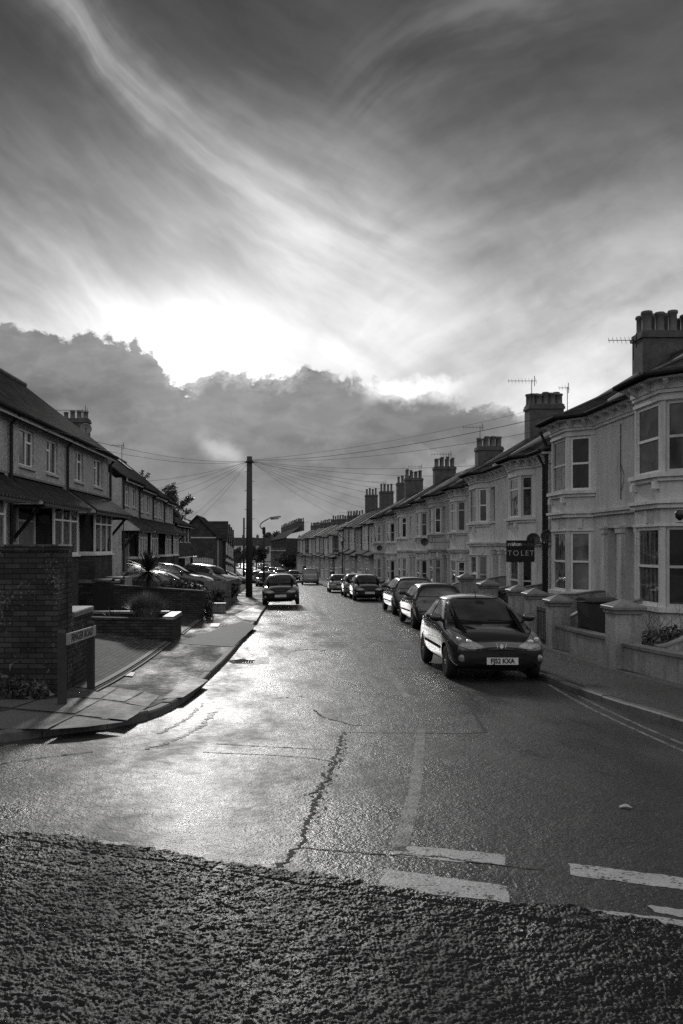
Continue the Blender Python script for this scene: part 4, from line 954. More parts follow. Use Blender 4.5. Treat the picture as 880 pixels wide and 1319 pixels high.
ords = ['bay-fronted house nearest the camera, cut by the frame edge, grand white sash bay', 'pale rendered bay house with twin dishes beside its downpipe and a brighter patched upper wall',
        'lower bay house behind the dark TO LET board', 'bay house with a three-sided bay just past the TO LET board house', 'pale bay house whose dish hangs at first-floor level, fifth along the terrace',
        'sixth bay-fronted house along the terrace, white-edged roof', 'seventh bay-fronted house along the terrace', 'eighth bay-fronted house along the terrace', 'ninth bay-fronted house along the terrace', 'last bay-fronted house before the flat-fronted row']
HF = []
for k in range(10):
    HF.append(vic_house(k, parties[k], parties[k+1], bays[k], 'far' if k % 2 == 0 else 'near', eav[k], ords[k], ['render_cream', 'render_cream', 'render_white', 'render_white', 'render_cream', 'render_grey', 'render_cream', 'render_white', 'render_cream', 'render_grey'][k],
                        'grand' if k < 2 else 'plain', bright_slope=k in (3, 5, 7), upper_win=k >= 2, sty=[('sash', 'sash'), ('sash', 'sash'), ('top', 'sash'), ('sash', 'sash'), ('top', 'top'), ('sash', 'top'), ('sash', 'sash'), ('top', 'sash'), ('sash', 'sash'), ('sash', 'sash')][k]))
for k, (zt_, npt, d0, d1) in {1: (7.0, 4, -2.55, -4.25), 3: (6.6, 5, -2.6, -4.2), 5: (5.9, 4, -2.7, -4.2), 7: (6.0, 4, -2.7, -4.3), 9: (6.2, 4, -2.7, -4.3)}.items():
    root, F, Lh = HF[k]; e = eav[k]; chimney(root, F, Lh, d1, d0, e+.5, zt_, npt, 2, .42, seed=k, pr_=.155 if k < 4 else .13, pl=[0, .66, 0, .58, 0, .6, 0, .75, 0, .75][k])
# downpipes between the near pair and the TO LET house
root, F, Lh = HF[1]
b = MB(); b.tube([F(Lh+.12, .62, 3.78), F(Lh+.12, .42, 3.35), F(Lh+.12, .42, -2.6)], .055, 8); b.build('downpipe', X['gutter_iron'], root)
b = MB(); b.tube([F(Lh+.42, .62, 3.05), F(Lh+.42, .42, 2.7), F(Lh+.42, .42, -2.6)], .05, 8); b.build('downpipe', X['gutter_iron'], root)
# the hanging cable and brighter painted strip on the near pair's blank wall
b = MB(); uu0 = .06
b.tube([F(uu0, .03, 3.3), F(uu0+.02, .03, 2.2), F(uu0-.02, .03, 1.9), F(uu0, .03, 1.25)], .012, 5)
b.tube([F(uu0, .03, 2.2), F(uu0-.22, .03, 1.9), F(uu0-.2, .03, 1.7), F(uu0, .03, 1.45)], .008, 5); b.build('cable', X['wire'], root)
# ---- flat-fronted rows beyond
def flat_house(k, y0, y1, e, label, rend, group='flat-fronted terrace houses down the hill'):
    x0, x1 = 9.0+bend(y0), 9.0+bend(y1); F = frame(x0, y0, x1-x0, y1-y0, -1); Lh = math.hypot(x1-x0, y1-y0); zg_ = -H(y1)-.3
    root = thing('terraced_house', (x0, (y0+y1)/2, -H((y0+y1)/2)), label, 'house', group); main = MB(); Fs, L_ = seg(F, (0, 0), (Lh, 0)); dr = -3.6; rz = e+2.3
    wu = [(Lh*.22-.4, Lh*.22+.4), (Lh*.72-.4, Lh*.72+.4)]; holes = [(a, c, e-1.9, e-.45) for a, c in wu]+[(.35, 1.25, e-5.6, e-3.3), (2.2, Lh-.5, e-4.9, e-3.3)]
    panel(main, Fs, L_, zg_, e-.02, holes, .2)
    for uu_ in (0.004, Lh-.224):
        main.prism([(uu_, -.2), (uu_+.22, -.2), (uu_+.22, dr), (uu_, dr)], zg_, lambda u, d: e-.06+(rz-e-.06)*(d+.2)/(dr+.2), F); main.prism([(uu_, dr), (uu_+.22, dr), (uu_+.22, -7.1), (uu_, -7.1)], zg_, lambda u, d: e-.06+(rz-e-.06)*(-7.1-d)/(-7.1-dr), F)
    main.build('wall', X[rend], root)
    for i, (a, c) in enumerate(wu): window(root, Fs, a+.002, c-.002, e-1.9, e-.45, 'sash', X['pane'] if (i+k) % 3 else X['pane_curtain'], X['upvc'] if k % 2 else X['frame_dull'], q0=.015)
    bx = MB(); Fq, Lq = seg(F, (2.0, .55), (Lh-.45, .55)); panel(bx, Fq, Lq, zg_, e-2.95, [(.15, Lq-.15, e-4.9, e-3.3)], .12); bx.box(2.0, 2.12, .003, .425, zg_, e-2.95, F); bx.box(Lh-.57, Lh-.45, .003, .425, zg_, e-2.95, F); bx.build('bay', X[rend], root)
    window(root, Fq, .152, Lq-.152, e-4.9, e-3.3, 'three', X['pane'], X['upvc'], q0=.02); wn2, _ = seg(F, (2.0, .05), (2.0, .5)); window(root, wn2, .02, .40, e-4.9, e-3.3, 'sash', X['pane'], X['upvc'], q0=-.05, sill=False)
    b = MB(); b.box(.36, 1.24, -.2, -.14, e-5.6, e-3.3, F); b.build('door', X['door_dark'], root)
    b = MB(); b.prism([(.1, 0.003), (.1, .8), (Lh-.3, .8), (Lh-.3, 0.003)], lambda u, d: e-2.75-.5*d, lambda u, d: e-2.62-.5*d, F); b.build('canopy', X['canopy'], root, uvs=lambda p: (p.y, p.z*2))
    ro = roof_slope(F, .003, Lh-.003, .3, e, dr, rz).build('roof', X['slate'] if k != 0 else X['slate'], root, uvs=roofuv(F, rz-e, 3.9)); roof_slope(F, .003, Lh-.003, -7.4, e, dr-.004, rz).build('back_slope', X['slate'], ro, uvs=roofuv(F, rz-e, 3.9))
    b = MB(); b.prism([(Lh-.1, .34), (Lh+.1, .34), (Lh+.1, dr), (Lh-.1, dr)], lambda u, d: e-.02+(rz-e)*(d-.3)/(dr-.3), lambda u, d: e+.1+(rz-e)*(d-.3)/(dr-.3), F); b.build('parapet', X['lead'] if k % 2 else X['render_grey'], ro)
    b = MB(); b.tube([F(0, .38, e-.03), F(Lh, .38, e-.03)], .055, 6); b.tube([F(Lh-.05, .08, e-.1), F(Lh-.05, .08, zg_)], .045, 6); b.build('gutter', X['gutter_iron'], root)
    if k % 2 == 0 or k > 6: chimney(root, F, Lh, -4.2, -2.7, e+.4, e+(4.1 if k < 6 else 2.75), 4, 1, .36, seed=50+k, pl=.75 if k < 6 else .6)
    return root
yy0 = 78.52; ordn = ['first', 'second', 'third', 'fourth', 'fifth', 'sixth', 'seventh', 'eighth', 'ninth', 'tenth', 'eleventh', 'twelfth', 'thirteenth', 'fourteenth', 'fifteenth', 'sixteenth', 'seventeenth']
for k in range(17):
    flat_house(k, yy0, yy0+5.6, (2.1 if k < 6 else 1.5-.03*(k-6))+[0, .1, -.12, .05, .16, -.08][k % 6], ordn[k]+' flat-fronted house down the hill after the bay-fronted ones', ['render_cream', 'render_white', 'pebble_d', 'render_cream', 'render_grey', 'render_white', 'brick_house'][k % 7]); yy0 += 5.604

# ---- the pebbledashed houses across the road
def dash_house(k, y0, y1, xa, xb, e, ridge, label, mirror=False, m_='pebble', base=-1.9, group='pebbledashed houses with tiled canopies', zf=-1.2, can=True, rm='tile', brick=True, sm=False):
    F = frame(xa, y0, xb-xa, y1-y0, 1); Lh = math.hypot(xb-xa, y1-y0); root = thing('terraced_house', ((xa+xb)/2, (y0+y1)/2, base), label, 'house', group)
    mu = (lambda u: Lh-u) if mirror else (lambda u: u)
    def rng(a, c): p, q = mu(a), mu(c); return (min(p, q), max(p, q))
    rx_, rz = ridge; dr = -rx_; Fs, L_ = seg(F, (0, 0), (Lh, 0)); w1, w2 = rng(Lh*.18-.1, Lh*.18+1.2), rng(Lh*.66-.2, Lh*.66+1.0); u0z, u1z = e-1.33, e-.28
    main = MB(); panel(main, Fs, L_, base-1.2, e-.02, [(w1[0], w1[1], u0z, u1z), (w2[0], w2[1], u0z, u1z)], .25)
    for uu_ in (.004, Lh-.254):
        main.prism([(uu_, -.25), (uu_+.25, -.25), (uu_+.25, dr), (uu_, dr)], base-1.2, lambda u, d: e-.08+(rz-e-.04)*(d+.25)/(dr+.25), F); main.prism([(uu_, dr), (uu_+.25, dr), (uu_+.25, 2*dr), (uu_, 2*dr)], base-1.2, lambda u, d: e-.08+(rz-e-.04)*(2*dr-d)/dr, F)
    main.build('wall', X[m_], root)
    for i, (a, c) in enumerate((w1, w2)): window(root, Fs, a+.002, c-.002, u0z, u1z, 'case' if (i+k) % 2 else 'caser', X['pane_curtain'] if not (i+k) % 3 else X['pane'], X['upvc'], q0=.07, fw=.065, sillm=X['render_grey'])
    # ground floor: box bay on brick, door beside it, tiled canopy over both
    hd = zf+2.36; bA = rng(2.05, 4.65) if Lh > 5 else rng(1.7, 4.1); bd = .62; bm_ = MB(); Fb, Lb = seg(F, (bA[0], bd), (bA[1], bd)); sz = zf+.92
    panel(bm_, Fb, Lb, base-1.2, sz-.06, [], .15); bm_.box(bA[0], bA[0]+.12, .003, bd-.155, base-1.2, sz-.06, F); bm_.box(bA[1]-.12, bA[1], .003, bd-.155, base-1.2, sz-.06, F); bm_.build('bay_base', X['brick_house'], root)
    w_ = window(root, Fb, .0, Lb, sz, hd, 'three', X['pane'] if k % 3 else X['pane_curtain'], X['upvc'], q0=.0, fw=.08, sill=False, name='bay_window')
    b = MB()
    for a in (bA[0], bA[1]-.06): b.box(a, a+.06, .004, bd-.065, sz, sz+.08, F); b.box(a, a+.06, .004, bd-.065, hd-.08, hd, F); b.box(a, a+.06, .004, .07, sz+.083, hd-.083, F)
    b.build('return_frame', X['upvc'], w_); b = MB(); [b.box(a+.02, a+.03, .03, bd-.03, sz+.04, hd-.04, F) for a in (bA[0], bA[1]-.05)]; b.build('return_pane', X['pane'], w_)
    b = MB(); b.box(bA[0]-.05, bA[1]+.05, .004, bd+.07, sz-.057, sz-.003, F); b.build('bay_sill', X['upvc'], w_)
    dA = rng(.55, 1.9) if Lh > 5 else rng(.35, 1.5); b = MB(); b.box(dA[0], dA[1], .004, .06, zf, hd-.5, F); b.build('door', X['door_mid'], root); b = MB(); b.box(dA[0]-.06, dA[0]-.002, .004, .09, zf, hd, F); b.box(dA[1]+.002, dA[1]+.06, .004, .09, zf, hd, F); b.box(dA[0], dA[1], .004, .08, hd-.497, hd-.44, F); b.build('door_frame', X['frame_dull'], root)
    b = MB(); b.box(dA[0], dA[1], .004, .05, hd-.437, hd, F); b.build('fanlight', X['pane'], root); b = MB(); b.box(dA[0]-.3, dA[1]+.3, .004, 1.0, base-1.2, zf, F); b.build('step', X['garden_render'], root)
    if can:
        c0, c1 = rng(-.0 if not mirror else -.0, Lh-.35); ct, cl, cd = hd+.72, hd-.02, .98
        c = roof_slope(F, c0+.04, c1-.04, cd, cl+.06, .003, ct, .06).build('canopy', X['canopy'], root, uvs=roofuv(F, ct-cl, cd))
        b = MB(); b.box(c0+.05, c1-.05, cd-.06, cd-.03, cl-.08, cl+.0, F); b.build('fascia', X['black'], c)
        b = MB()
        for a in (c0+.06, c1-.1): b.prism([(a, .004), (a+.04, .004), (a+.04, cd-.07), (a, cd-.07)], hd-.06, lambda u, d: ct-.075-(ct-cl-.06)*d/cd, F)
        b.build('cheek', X['render_grey'], c); b = MB(); b.box(c0+.08, c1-.12, .08, cd-.075, hd-.05, hd-.01, F); b.build('soffit', X['frame_dull'], c)
        b = MB(); b.box(c0, c1, .004, .10, ct-.01, ct+.05, F); b.build('flashing', X['lead'], c)
        br_ = dA[0]-.22 if not mirror else dA[1]+.22; b = MB(); b.tube([F(br_, .05, hd-.95), F(br_, cd-.2, hd-.06)], .05, 4); b.tube([F(br_, .04, hd-1.05), F(br_, .04, hd-.08)], .05, 4); b.tube([F(br_, .04, hd-.1), F(br_, cd-.12, hd-.1)], .045, 4); b.build('gallows_bracket', X['black'], root)
    ro = roof_slope(F, .003, Lh-.003, .32, e-.02, dr, rz).build('roof', X[rm], root, uvs=roofuv(F, rz-e, dr)); roof_slope(F, .003, Lh-.003, 2*dr-.3, e, dr-.004, rz).build('back_slope', X[rm], ro, uvs=roofuv(F, rz-e, dr))
    b = MB(); b.tube([F(0, dr, rz+.03), F(Lh, dr, rz+.03)], .1, 8); b.build('ridge', X['stack'], ro)
    b = MB(); b.box(.0, Lh, .26, .29, e-.20, e-.03, F); b.build('fascia', X['frame_dull'], ro); b = MB(); b.tube([F(0, .37, e-.06), F(Lh, .37, e-.06)], .06, 8); b.build('gutter', X['gutter_iron'], ro)
    return root, F, Lh
dh = lambda y: -7.8+.0236*y
L1 = [(15.9, 22.5), (22.5, 27.86), (27.86, 34.0)]; labs = ['pebbledashed house at the frame edge above the corner wall, cut by the frame', 'pebbledashed house with a wide dark tiled canopy and gallows bracket, behind the corner wall', 'pebbledashed house with the shorter tiled canopy, end of the nearest block']
for k, (a, c) in enumerate(L1):
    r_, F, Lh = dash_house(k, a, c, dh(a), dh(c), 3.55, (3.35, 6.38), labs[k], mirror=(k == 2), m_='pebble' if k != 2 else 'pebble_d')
    b = MB(); uq = Lh-.03; b.tube([F(uq, .30, 3.45), F(uq, .09, 3.2), F(uq, .09, 1.78)], .05, 8)
    if k == 0: b.tube([F(uq, .09, 1.78), F(uq, .09, -2.4)], .05, 8)
    b.build('downpipe', X['gutter_iron'], r_)
    if k == 2: b = MB(); b.tube([F(Lh-.15, .09, 1.1), F(Lh-.15, .09, -2.4)], .045, 8); b.build('downpipe', X['gutter_iron'], r_)
gl = ['first house of the second pebbledashed block, skylight end gable facing the camera', 'second house of the second pebbledashed block', 'third house of the second pebbledashed block, downpipe beside it', 'last house of the second pebbledashed block']
for k in range(4):
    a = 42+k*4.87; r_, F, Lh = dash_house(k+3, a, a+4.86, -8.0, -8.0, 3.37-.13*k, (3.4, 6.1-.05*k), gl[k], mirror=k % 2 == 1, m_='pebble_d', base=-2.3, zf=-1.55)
    b = MB(); b.tube([F(Lh-.03, .35, 3.2-.13*k), F(Lh-.03, .09, 3.0-.13*k), F(Lh-.03, .09, 1.2)], .05, 8); b.build('downpipe', X['gutter_iron'], r_)
    if k == 0:
        b = MB(); b.tube([F(.1, .09, 3.1), F(.1, .09, -2.4)], .05, 8); b.build('downpipe', X['gutter_iron'], r_)
        chimney(r_, F, 2.2, -3.45, -2.1, 5.2, 6.55, 4, 1, .34, seed=90, pl=.42)
    if k == 2:
        b = MB(); z_ = lambda d: 3.35-.26+(6.0-3.35+.26)*(d-.32)/(-3.4-.32)+.10
        b.add([F(3.2, -2.85, z_(-2.85)), F(3.2, -2.0, z_(-2.0)), F(5.4-.6, -2.0, z_(-2.0)), F(5.4-.6, -2.85, z_(-2.85))], [(0, 1, 2, 3)]); b.build('skylight', mat('skylight_glass', .3, .08, .1, 2, spec=.9), r_)
# lower brown-brick pair
for k in range(2):
    a = 61.8+k*4.7; dash_house(k+7, a, a+4.69, -7.95+.08*k, -7.87+.08*k, 1.62, (1.9, 2.75), ['lower dark brick house after the pebbledashed blocks', 'end house of the lower dark brick pair, pale downpipe at its corner'][k], m_='brick_far', base=-3.6, zf=-3.2, can=False, group='dark brick houses down the hill')
# dark gabled house and its neighbours with front gables
def gable_house(x0, x1, y0, y1, ez, az, label, gx=None):
    xm = (x0+x1)/2; base = -H(y0)-.5; t = thing('gabled_house', (xm, (y0+y1)/2, -H((y0+y1)/2)), label, 'house', 'gable-fronted brick houses down the hill'); b = MB()
    b.box(x0, x1, y0, y1, base, ez)
    b.add([(x0, y0, ez), (x1, y0, ez), (xm, y0, az), (x0, y1, ez), (x1, y1, ez), (xm, y1, az)], [(0, 1, 2), (3, 5, 4), (0, 2, 5, 3), (1, 4, 5, 2)]); b.build('wall', X['brick_far'], t)
    F = frame(x1, y0, 0, 1, 1); b = MB()
    for (xe, sx_) in ((x1, 1), (x0, -1)):
        q = [(xe+sx_*.25, y0-.2, ez-.15), (xm, y0-.2, az+.1), (xm, y1, az+.1), (xe+sx_*.25, y1, ez-.15)]; b.add(q+[(a, c, z+.12) for a, c, z in q], [(0, 1, 2, 3), (4, 7, 6, 5), (0, 4, 5, 1), (1, 5, 6, 2), (2, 6, 7, 3), (3, 7, 4, 0)])
    ro = b.build('roof', X['tile'], t, uvs=lambda p: (p.y, p.z*1.4)); return t, F, ro, base
t, F, ro, base = gable_house(-10.6, -6.75, 85, 93.5, .85, 2.85, 'dark brick house with a steep gable facing the camera, skylight on its roof')
b = MB(); b.box(-6.72, -6.62, 86, 86.3, base, .8); b.box(-10.6, -6.74, 84.93, 84.99, .75, .87); b.build('pale_trim', X['frame_dull'], t)
b = MB(); zz = lambda x: .85+(-6.75-x)/1.925*2.0+.16; b.add([(-8.3, 87.5, zz(-8.3)), (-7.6, 87.5, zz(-7.6)), (-7.6, 90, zz(-7.6)), (-8.3, 90, zz(-8.3))], [(0, 1, 2, 3)]); b.build('skylight', X['lead'], ro)
for k in range(4):
    y0 = 94+k*5.3; xs = -6.9+bend(y0)*.4; ez = .75-.22*k; base = -H(y0)-.4
    t = thing('gabled_house', (xs-2, y0+2.6, base+.4), ['first', 'second', 'third', 'fourth'][k]+' gable-fronted house past the dark gable wall, white bargeboards', 'house', 'gable-fronted brick houses down the hill')
    F = frame(xs, y0, 0, 1, 1); b = MB(); b.box(0, 5.29, -7, 0, base, ez, F); b.box(.6, 3.4, .003, .8, base, ez, F); b.add([F(.6, .8, ez), F(3.4, .8, ez), F(2.0, .8, ez+1.9), F(.6, -2.4, ez), F(3.4, -2.4, ez), F(2.0, -2.4, ez+1.9)], [(0, 1, 2), (3, 5, 4), (0, 2, 5, 3), (1, 4, 5, 2)])
    b.build('wall', X['brick_far'], t); b = roof_slope(F, 0, 5.29, .25, ez, -3.5, ez+2.2); b.add([F(.4, 1.0, ez-.25), F(2.0, 1.0, ez+2.02), F(2.0, -3, ez+2.02), F(.4, -3, ez-.25)], [(0, 1, 2, 3)]); b.add([F(3.6, 1.0, ez-.25), F(2.0, 1.0, ez+2.02), F(2.0, -3, ez+2.02), F(3.6, -3, ez-.25)], [(0, 1, 2, 3)])
    b.build('roof', X['tile'], t, uvs=lambda p: (p.y, p.z*1.5)); b = MB()
    b.add([F(.4, 1.02, ez-.3), F(2.0, 1.02, ez+1.95), F(2.0, 1.02, ez+1.72), F(.62, 1.02, ez-.3), F(3.6, 1.02, ez-.3), F(3.38, 1.02, ez-.3)], [(0, 1, 2, 3), (1, 4, 5, 2)]); b.build('bargeboard', X['upvc'], t)
    Fb, Lb = seg(F, (.6, .8), (3.4, .8))
    window(t, Fb, .5, 2.3, ez-1.7, ez-.4, 'three', X['pane_curtain'], X['upvc'], q0=-.07, fw=.1); window(t, Fb, .4, 2.4, ez-4.3, ez-2.9, 'three', X['pane_curtain'], X['upvc'], q0=-.07, fw=.1)
    b = MB(); b.box(.5, 3.5, .81, .95, ez-2.5, ez-2.2, F); b.build('band', X['render_white'], t)
# far cross street: a long dark-roofed terrace with pale walls, and the dark brick side terrace
for k in range(12):
    x0 = -44+k*5.6; Y = 335+k*.3; zb_ = -H(Y); e = 1.6-.06*k-1.1; t = thing('far_terraced_house', (x0+2.8, Y, zb_), ['first', 'second', 'third', 'fourth', 'fifth', 'sixth', 'seventh', 'eighth', 'ninth', 'tenth', 'eleventh', 'twelfth'][k]+' house of the distant cross terrace, dark roof and pale wall', 'house', 'distant cross terrace')
    F = frame(x0, Y, 1, 0, 1); b = MB(); Fs, L_ = seg(F, (0, 0), (5.59, 0)); panel(b, Fs, L_, zb_-.5, e, [(.8, 1.9, e-2, e-.6), (3.6, 4.7, e-2, e-.6), (.8, 2.4, e-4.9, e-3.2)], .3); b.build('wall', X['render_white' if k % 3 else 'render_grey'], t)
    for a, c, p, q in ((.8, 1.9, e-2, e-.6), (3.6, 4.7, e-2, e-.6), (.8, 2.4, e-4.9, e-3.2)): window(t, Fs, a, c, p, q, 'sash', sill=False, fw=.12)
    roof_slope(F, 0, 5.59, .3, e, -4, e+3.0, .1).build('roof', X['slate'], t, uvs=roofuv(F, 3, 4.3)); chimney(t, F, 5.4, -4.6, -3.5, e+2, e+4.0, 3, 1, .5, seed=k)
    b = MB(); b.box(0.01, 5.58, -8, -.31, zb_-.5, e-.05, F); b.build('body', X['brick_far'], t)
for k in range(6):
    y0 = 179+k*9; x0 = 7.0+bend(y0); x1 = 7.0+bend(y0+9); e = 1.6-.05*k; flab = ['first', 'second', 'third', 'fourth', 'fifth', 'sixth'][k]+' house of the dark brick terrace at the foot of the hill, pale string course'
    F = frame(x0, y0, x1-x0, 9, -1); Lh = math.hypot(9, x1-x0)-.01; zb_ = -H(y0+9)-.5; t = thing('brick_terrace_house', (x0, y0+4.5, -H(y0+4)), flab, 'house', 'dark brick terrace at the foot of the hill')
    b = MB(); Fs, L_ = seg(F, (0, 0), (Lh, 0)); hs = [(1, 2, e-2, e-.5), (3.5, 4.5, e-2, e-.5), (6.5, 7.5, e-2, e-.5), (2, 4, e-4.7, e-3.1)]; panel(b, Fs, L_, zb_, e, hs, .3); b.box(0, Lh, -7, -.31, zb_, e-.05, F); b.build('wall', X['brick_far'], t)
    for h in hs: window(t, Fs, *h, 'sash', fw=.1, sill=False)
    b = MB(); b.box(0, Lh, .003, .1, e-2.75, e-2.55, F); b.build('string_course', X['render_grey'], t); roof_slope(F, 0, Lh, .3, e, -3.5, e+2.8, .1).build('roof', X['slate'], t, uvs=roofuv(F, 2.8, 3.8))
    for uu_ in (Lh*.4, Lh-.4): chimney(t, F, uu_, -4.2, -2.8, e+1.6, e+3.6, 4, 1, .5, seed=k, pl=.7)
# ------------------------------------------------------------------ the right-hand front gardens
def pier(k, x, y, w, ztop, label, dirty=True):
    zb_ = -H(y)+.05; t = thing('gate_pier', (x, y, zb_), label, 'gate pier', 'rendered piers along the front garden walls'); h = w/2
    b = MB(); b.box(x-h, x+h, y-h, y+h, zb_-.2, ztop-.28); b.build('shaft', X['garden_render'], t)
    b = MB(); b.box(x-h-.03, x+h+.03, y-h-.03, y+h+.03, ztop-.277, ztop-.20); b.bevbox(x-h-.07, x+h+.07, y-h-.07, y+h+.07, ztop-.197, ztop-.13, .015)
    c = h+.05; b.add([(x-c, y-c, ztop-.128), (x+c, y-c, ztop-.128), (x+c, y+c, ztop-.128), (x-c, y+c, ztop-.128), (x, y, ztop)], [(0, 1, 4), (1, 2, 4), (2, 3, 4), (3, 0, 4), (3, 2, 1, 0)])
    b.build('cap', X['coping'] if dirty else X['garden_render'], t); return t
wx = 6.48
PL = [(803, 771, .50, 'broad pale pier with a pyramid cap at the near end of the stained low wall'), (719, 765, .44, 'stained pier with a mossy cap beside the pale hatchback-side gateway'), (689, 757, .42, 'pier with mossy cap just behind the dark hatchback'), (667, 753, .42, 'plain pale pier beyond the mossy caps'),
      (629, 746, .5, 'pale pier with a pyramid cap before the TO LET house'), (600, 738, .4, 'small pale pier between the second and third parked cars')]
PL[1] = (719, 765, .44, 'stained pier with a mossy cap at the far end of the stained low wall')
for k, (px, py, w, lab) in enumerate(PL):
    y = wx*F0/(px-VX); pier(k, wx, y, w, (VY-py)/F0*y, lab)
YP = [wx*F0/(px-VX) for px, *_ in PL]
def gwall(y0, y1, top, lab, xx=wx, m_='garden_render', th=.2):
    t = thing('garden_wall', (xx, (y0+y1)/2, -H((y0+y1)/2)), lab, 'garden wall', 'low rendered front garden walls'); n = 6; b = MB(); c = MB()
    for i in range(n):
        a, e = y0+(y1-y0)*i/n, y0+(y1-y0)*(i+1)/n
        b.prism([(xx-th/2, a), (xx+th/2, a), (xx+th/2, e), (xx-th/2, e)], lambda x, y: -H(y)-.1, lambda x, y: -H(y)+top-.06)
        c.prism([(xx-th/2-.04, a), (xx+th/2+.04, a), (xx+th/2+.04, e), (xx-th/2-.04, e)], lambda x, y: -H(y)+top-.057, lambda x, y: -H(y)+top)
    b.build('wall', X[m_], t); c.build('coping', X['coping'], t); return t
gwall(9.3, YP[0]-.26, .62, 'low pale rendered wall with a wet coping, cut by the frame edge')
gwall(YP[0]+.26, YP[1]-.23, .68, 'stained low rendered wall between the broad pale pier and a mossy-capped pier')
gwall(YP[2]+.22, YP[3]-.22, .75, 'low rendered wall behind the dark hatchback'); gwall(YP[3]+.22, YP[4]-.26, .8, 'low rendered wall before the TO LET house'); gwall(YP[4]+1.2, YP[5]-.2, .8, 'low rendered wall past the TO LET house')
for k in range(9):
    y0 = 32+k*5.4; gwall(y0, y0+4.2, .85, 'low rendered wall '+['behind the second parked car', 'behind the estate car', 'beyond the estate car', 'behind the front-facing hatchback', 'past the front-facing hatchback', 'behind the small pale car', 'past the small pale car', 'before the flat-fronted houses', 'in front of the first flat-fronted houses'][k], xx=6.4+bend(y0)+.1)
# swept dividing walls between the gardens
def swept(y, lab, h0=.75, h1=1.35, x0=6.6, x1=9.0, hump=.3, th=.16):
    n = 14; zb_ = -H(y)-.1; t = thing('dividing_wall', ((x0+x1)/2, y, -H(y)+.1), lab, 'garden wall', 'curved dividing walls between front gardens'); b = MB(); prof = []
    for i in range(n+1):
        q = i/n; e = q*q*(3-2*q); prof.append((x0+(x1-x0)*q, -H(y)+h0+(h1-h0)*e+hump*math.sin(min(q*1.6, 1)*math.pi)*.5))
    for i in range(n): b.prism([(prof[i][0], y-th/2), (prof[i+1][0], y-th/2), (prof[i+1][0], y+th/2), (prof[i][0], y+th/2)], zb_, lambda xx, yy: prof[i][1] if abs(xx-prof[i][0]) < 1e-6 else prof[i+1][1])
    b.build('wall', X['garden_render'], t)
    b = MB()
    for i in range(n): b.prism([(prof[i][0], y-th/2-.02), (prof[i+1][0], y-th/2-.02), (prof[i+1][0], y+th/2+.02), (prof[i][0], y+th/2+.02)], lambda xx, yy: (prof[i][1] if abs(xx-prof[i][0]) < 1e-6 else prof[i+1][1])+.003, lambda xx, yy: (prof[i][1] if abs(xx-prof[i][0]) < 1e-6 else prof[i+1][1])+.035)
    b.build('coping', X['coping'], t)
swept(15.2, 'sloping swept dividing wall at the frame edge', .62, 1.55, 6.62, 8.6, .0)
swept(20.3, 'humped dividing wall behind the dark wheelie bin', .8, 1.3, 6.72, 8.9, .45)
swept(24.0, 'curved dividing wall beside the mossy-capped piers', 1.0, 1.3, 6.7, 9.0, .2)
swept(34.4, 'curved dividing wall past the TO LET house', 1.1, 1.5, 6.6, 9.0, .3); swept(28.9, 'curved dividing wall before the TO LET house', 1.0, 1.35, 6.7, 9.0, .3)
def wbin(x, y, lab, s=1.0, rz=0.0):
    z = gz(x, y); t = thing('wheelie_bin', (x, y, z), lab, 'bin', 'dark wheelie bins in the front gardens', rz); w = .29*s; h = 1.02*s
    b = MB(); O = Vector((x, y, z)); b.add([O+Vector(p) for p in [(-w*.8, -w*.85, .06), (w*.8, -w*.85, .06), (w*.8, w*.9, .06), (-w*.8, w*.9, .06), (-w, -w*1.1, h-.08), (w, -w*1.1, h-.08), (w, w*1.15, h-.08), (-w, w*1.15, h-.08)]], [(0, 3, 2, 1), (4, 5, 6, 7), (0, 1, 5, 4), (1, 2, 6, 5), (2, 3, 7, 6), (3, 0, 4, 7)]); b.build('body', X['bin'], t)
    b = MB(); n = 7; pr = [(-w*1.25+2.5*w*i/n, h-.075+.09*math.sin(math.pi*(.12+.8*i/n))) for i in range(n+1)]
    for i in range(n): b.add([O+Vector((sx_*w*1.06, a[0], a[1]+dz)) for a in (pr[i], pr[i+1]) for sx_ in (-1, 1) for dz in (0, .03)], [(0, 2, 3, 1), (4, 5, 7, 6), (1, 3, 7, 5), (0, 4, 6, 2), (0, 1, 5, 4), (2, 6, 7, 3)])
    b.build('lid', X['bin'], t); b = MB(); b.tube([O+Vector((-w*.9, w*1.3, h-.04)), O+Vector((w*.9, w*1.3, h-.04))], .02, 6); b.build('handle', X['bin'], t)
    for sx_ in (-1, 1): b = MB(); b.lathe([(.001, -.03), (.1, -.03), (.1, .03), (.001, .03)], tuple(O+Vector((sx_*w*.85, w*.8, .1))), 14, 'X'); b.build('wheel', X['black'], t)
wbin(7.0, 19.1, 'dark round-lidded wheelie bin in front of the humped dividing wall', 1.14)
wbin(6.95, 25.6, 'dark bin behind the piers, nearer of two beside the TO LET house'); wbin(6.95, 28.3, 'dark bin farther back, below the TO LET house window')
p = AT(133, 735, 27.5); wbin(p.x, 27.5, 'dark bin under the bay window of the shorter canopied house')
p = AT(146, 737, 29.9); wbin(p.x, 30.2, 'dark bin with a bag on top beside the nearer drive car')
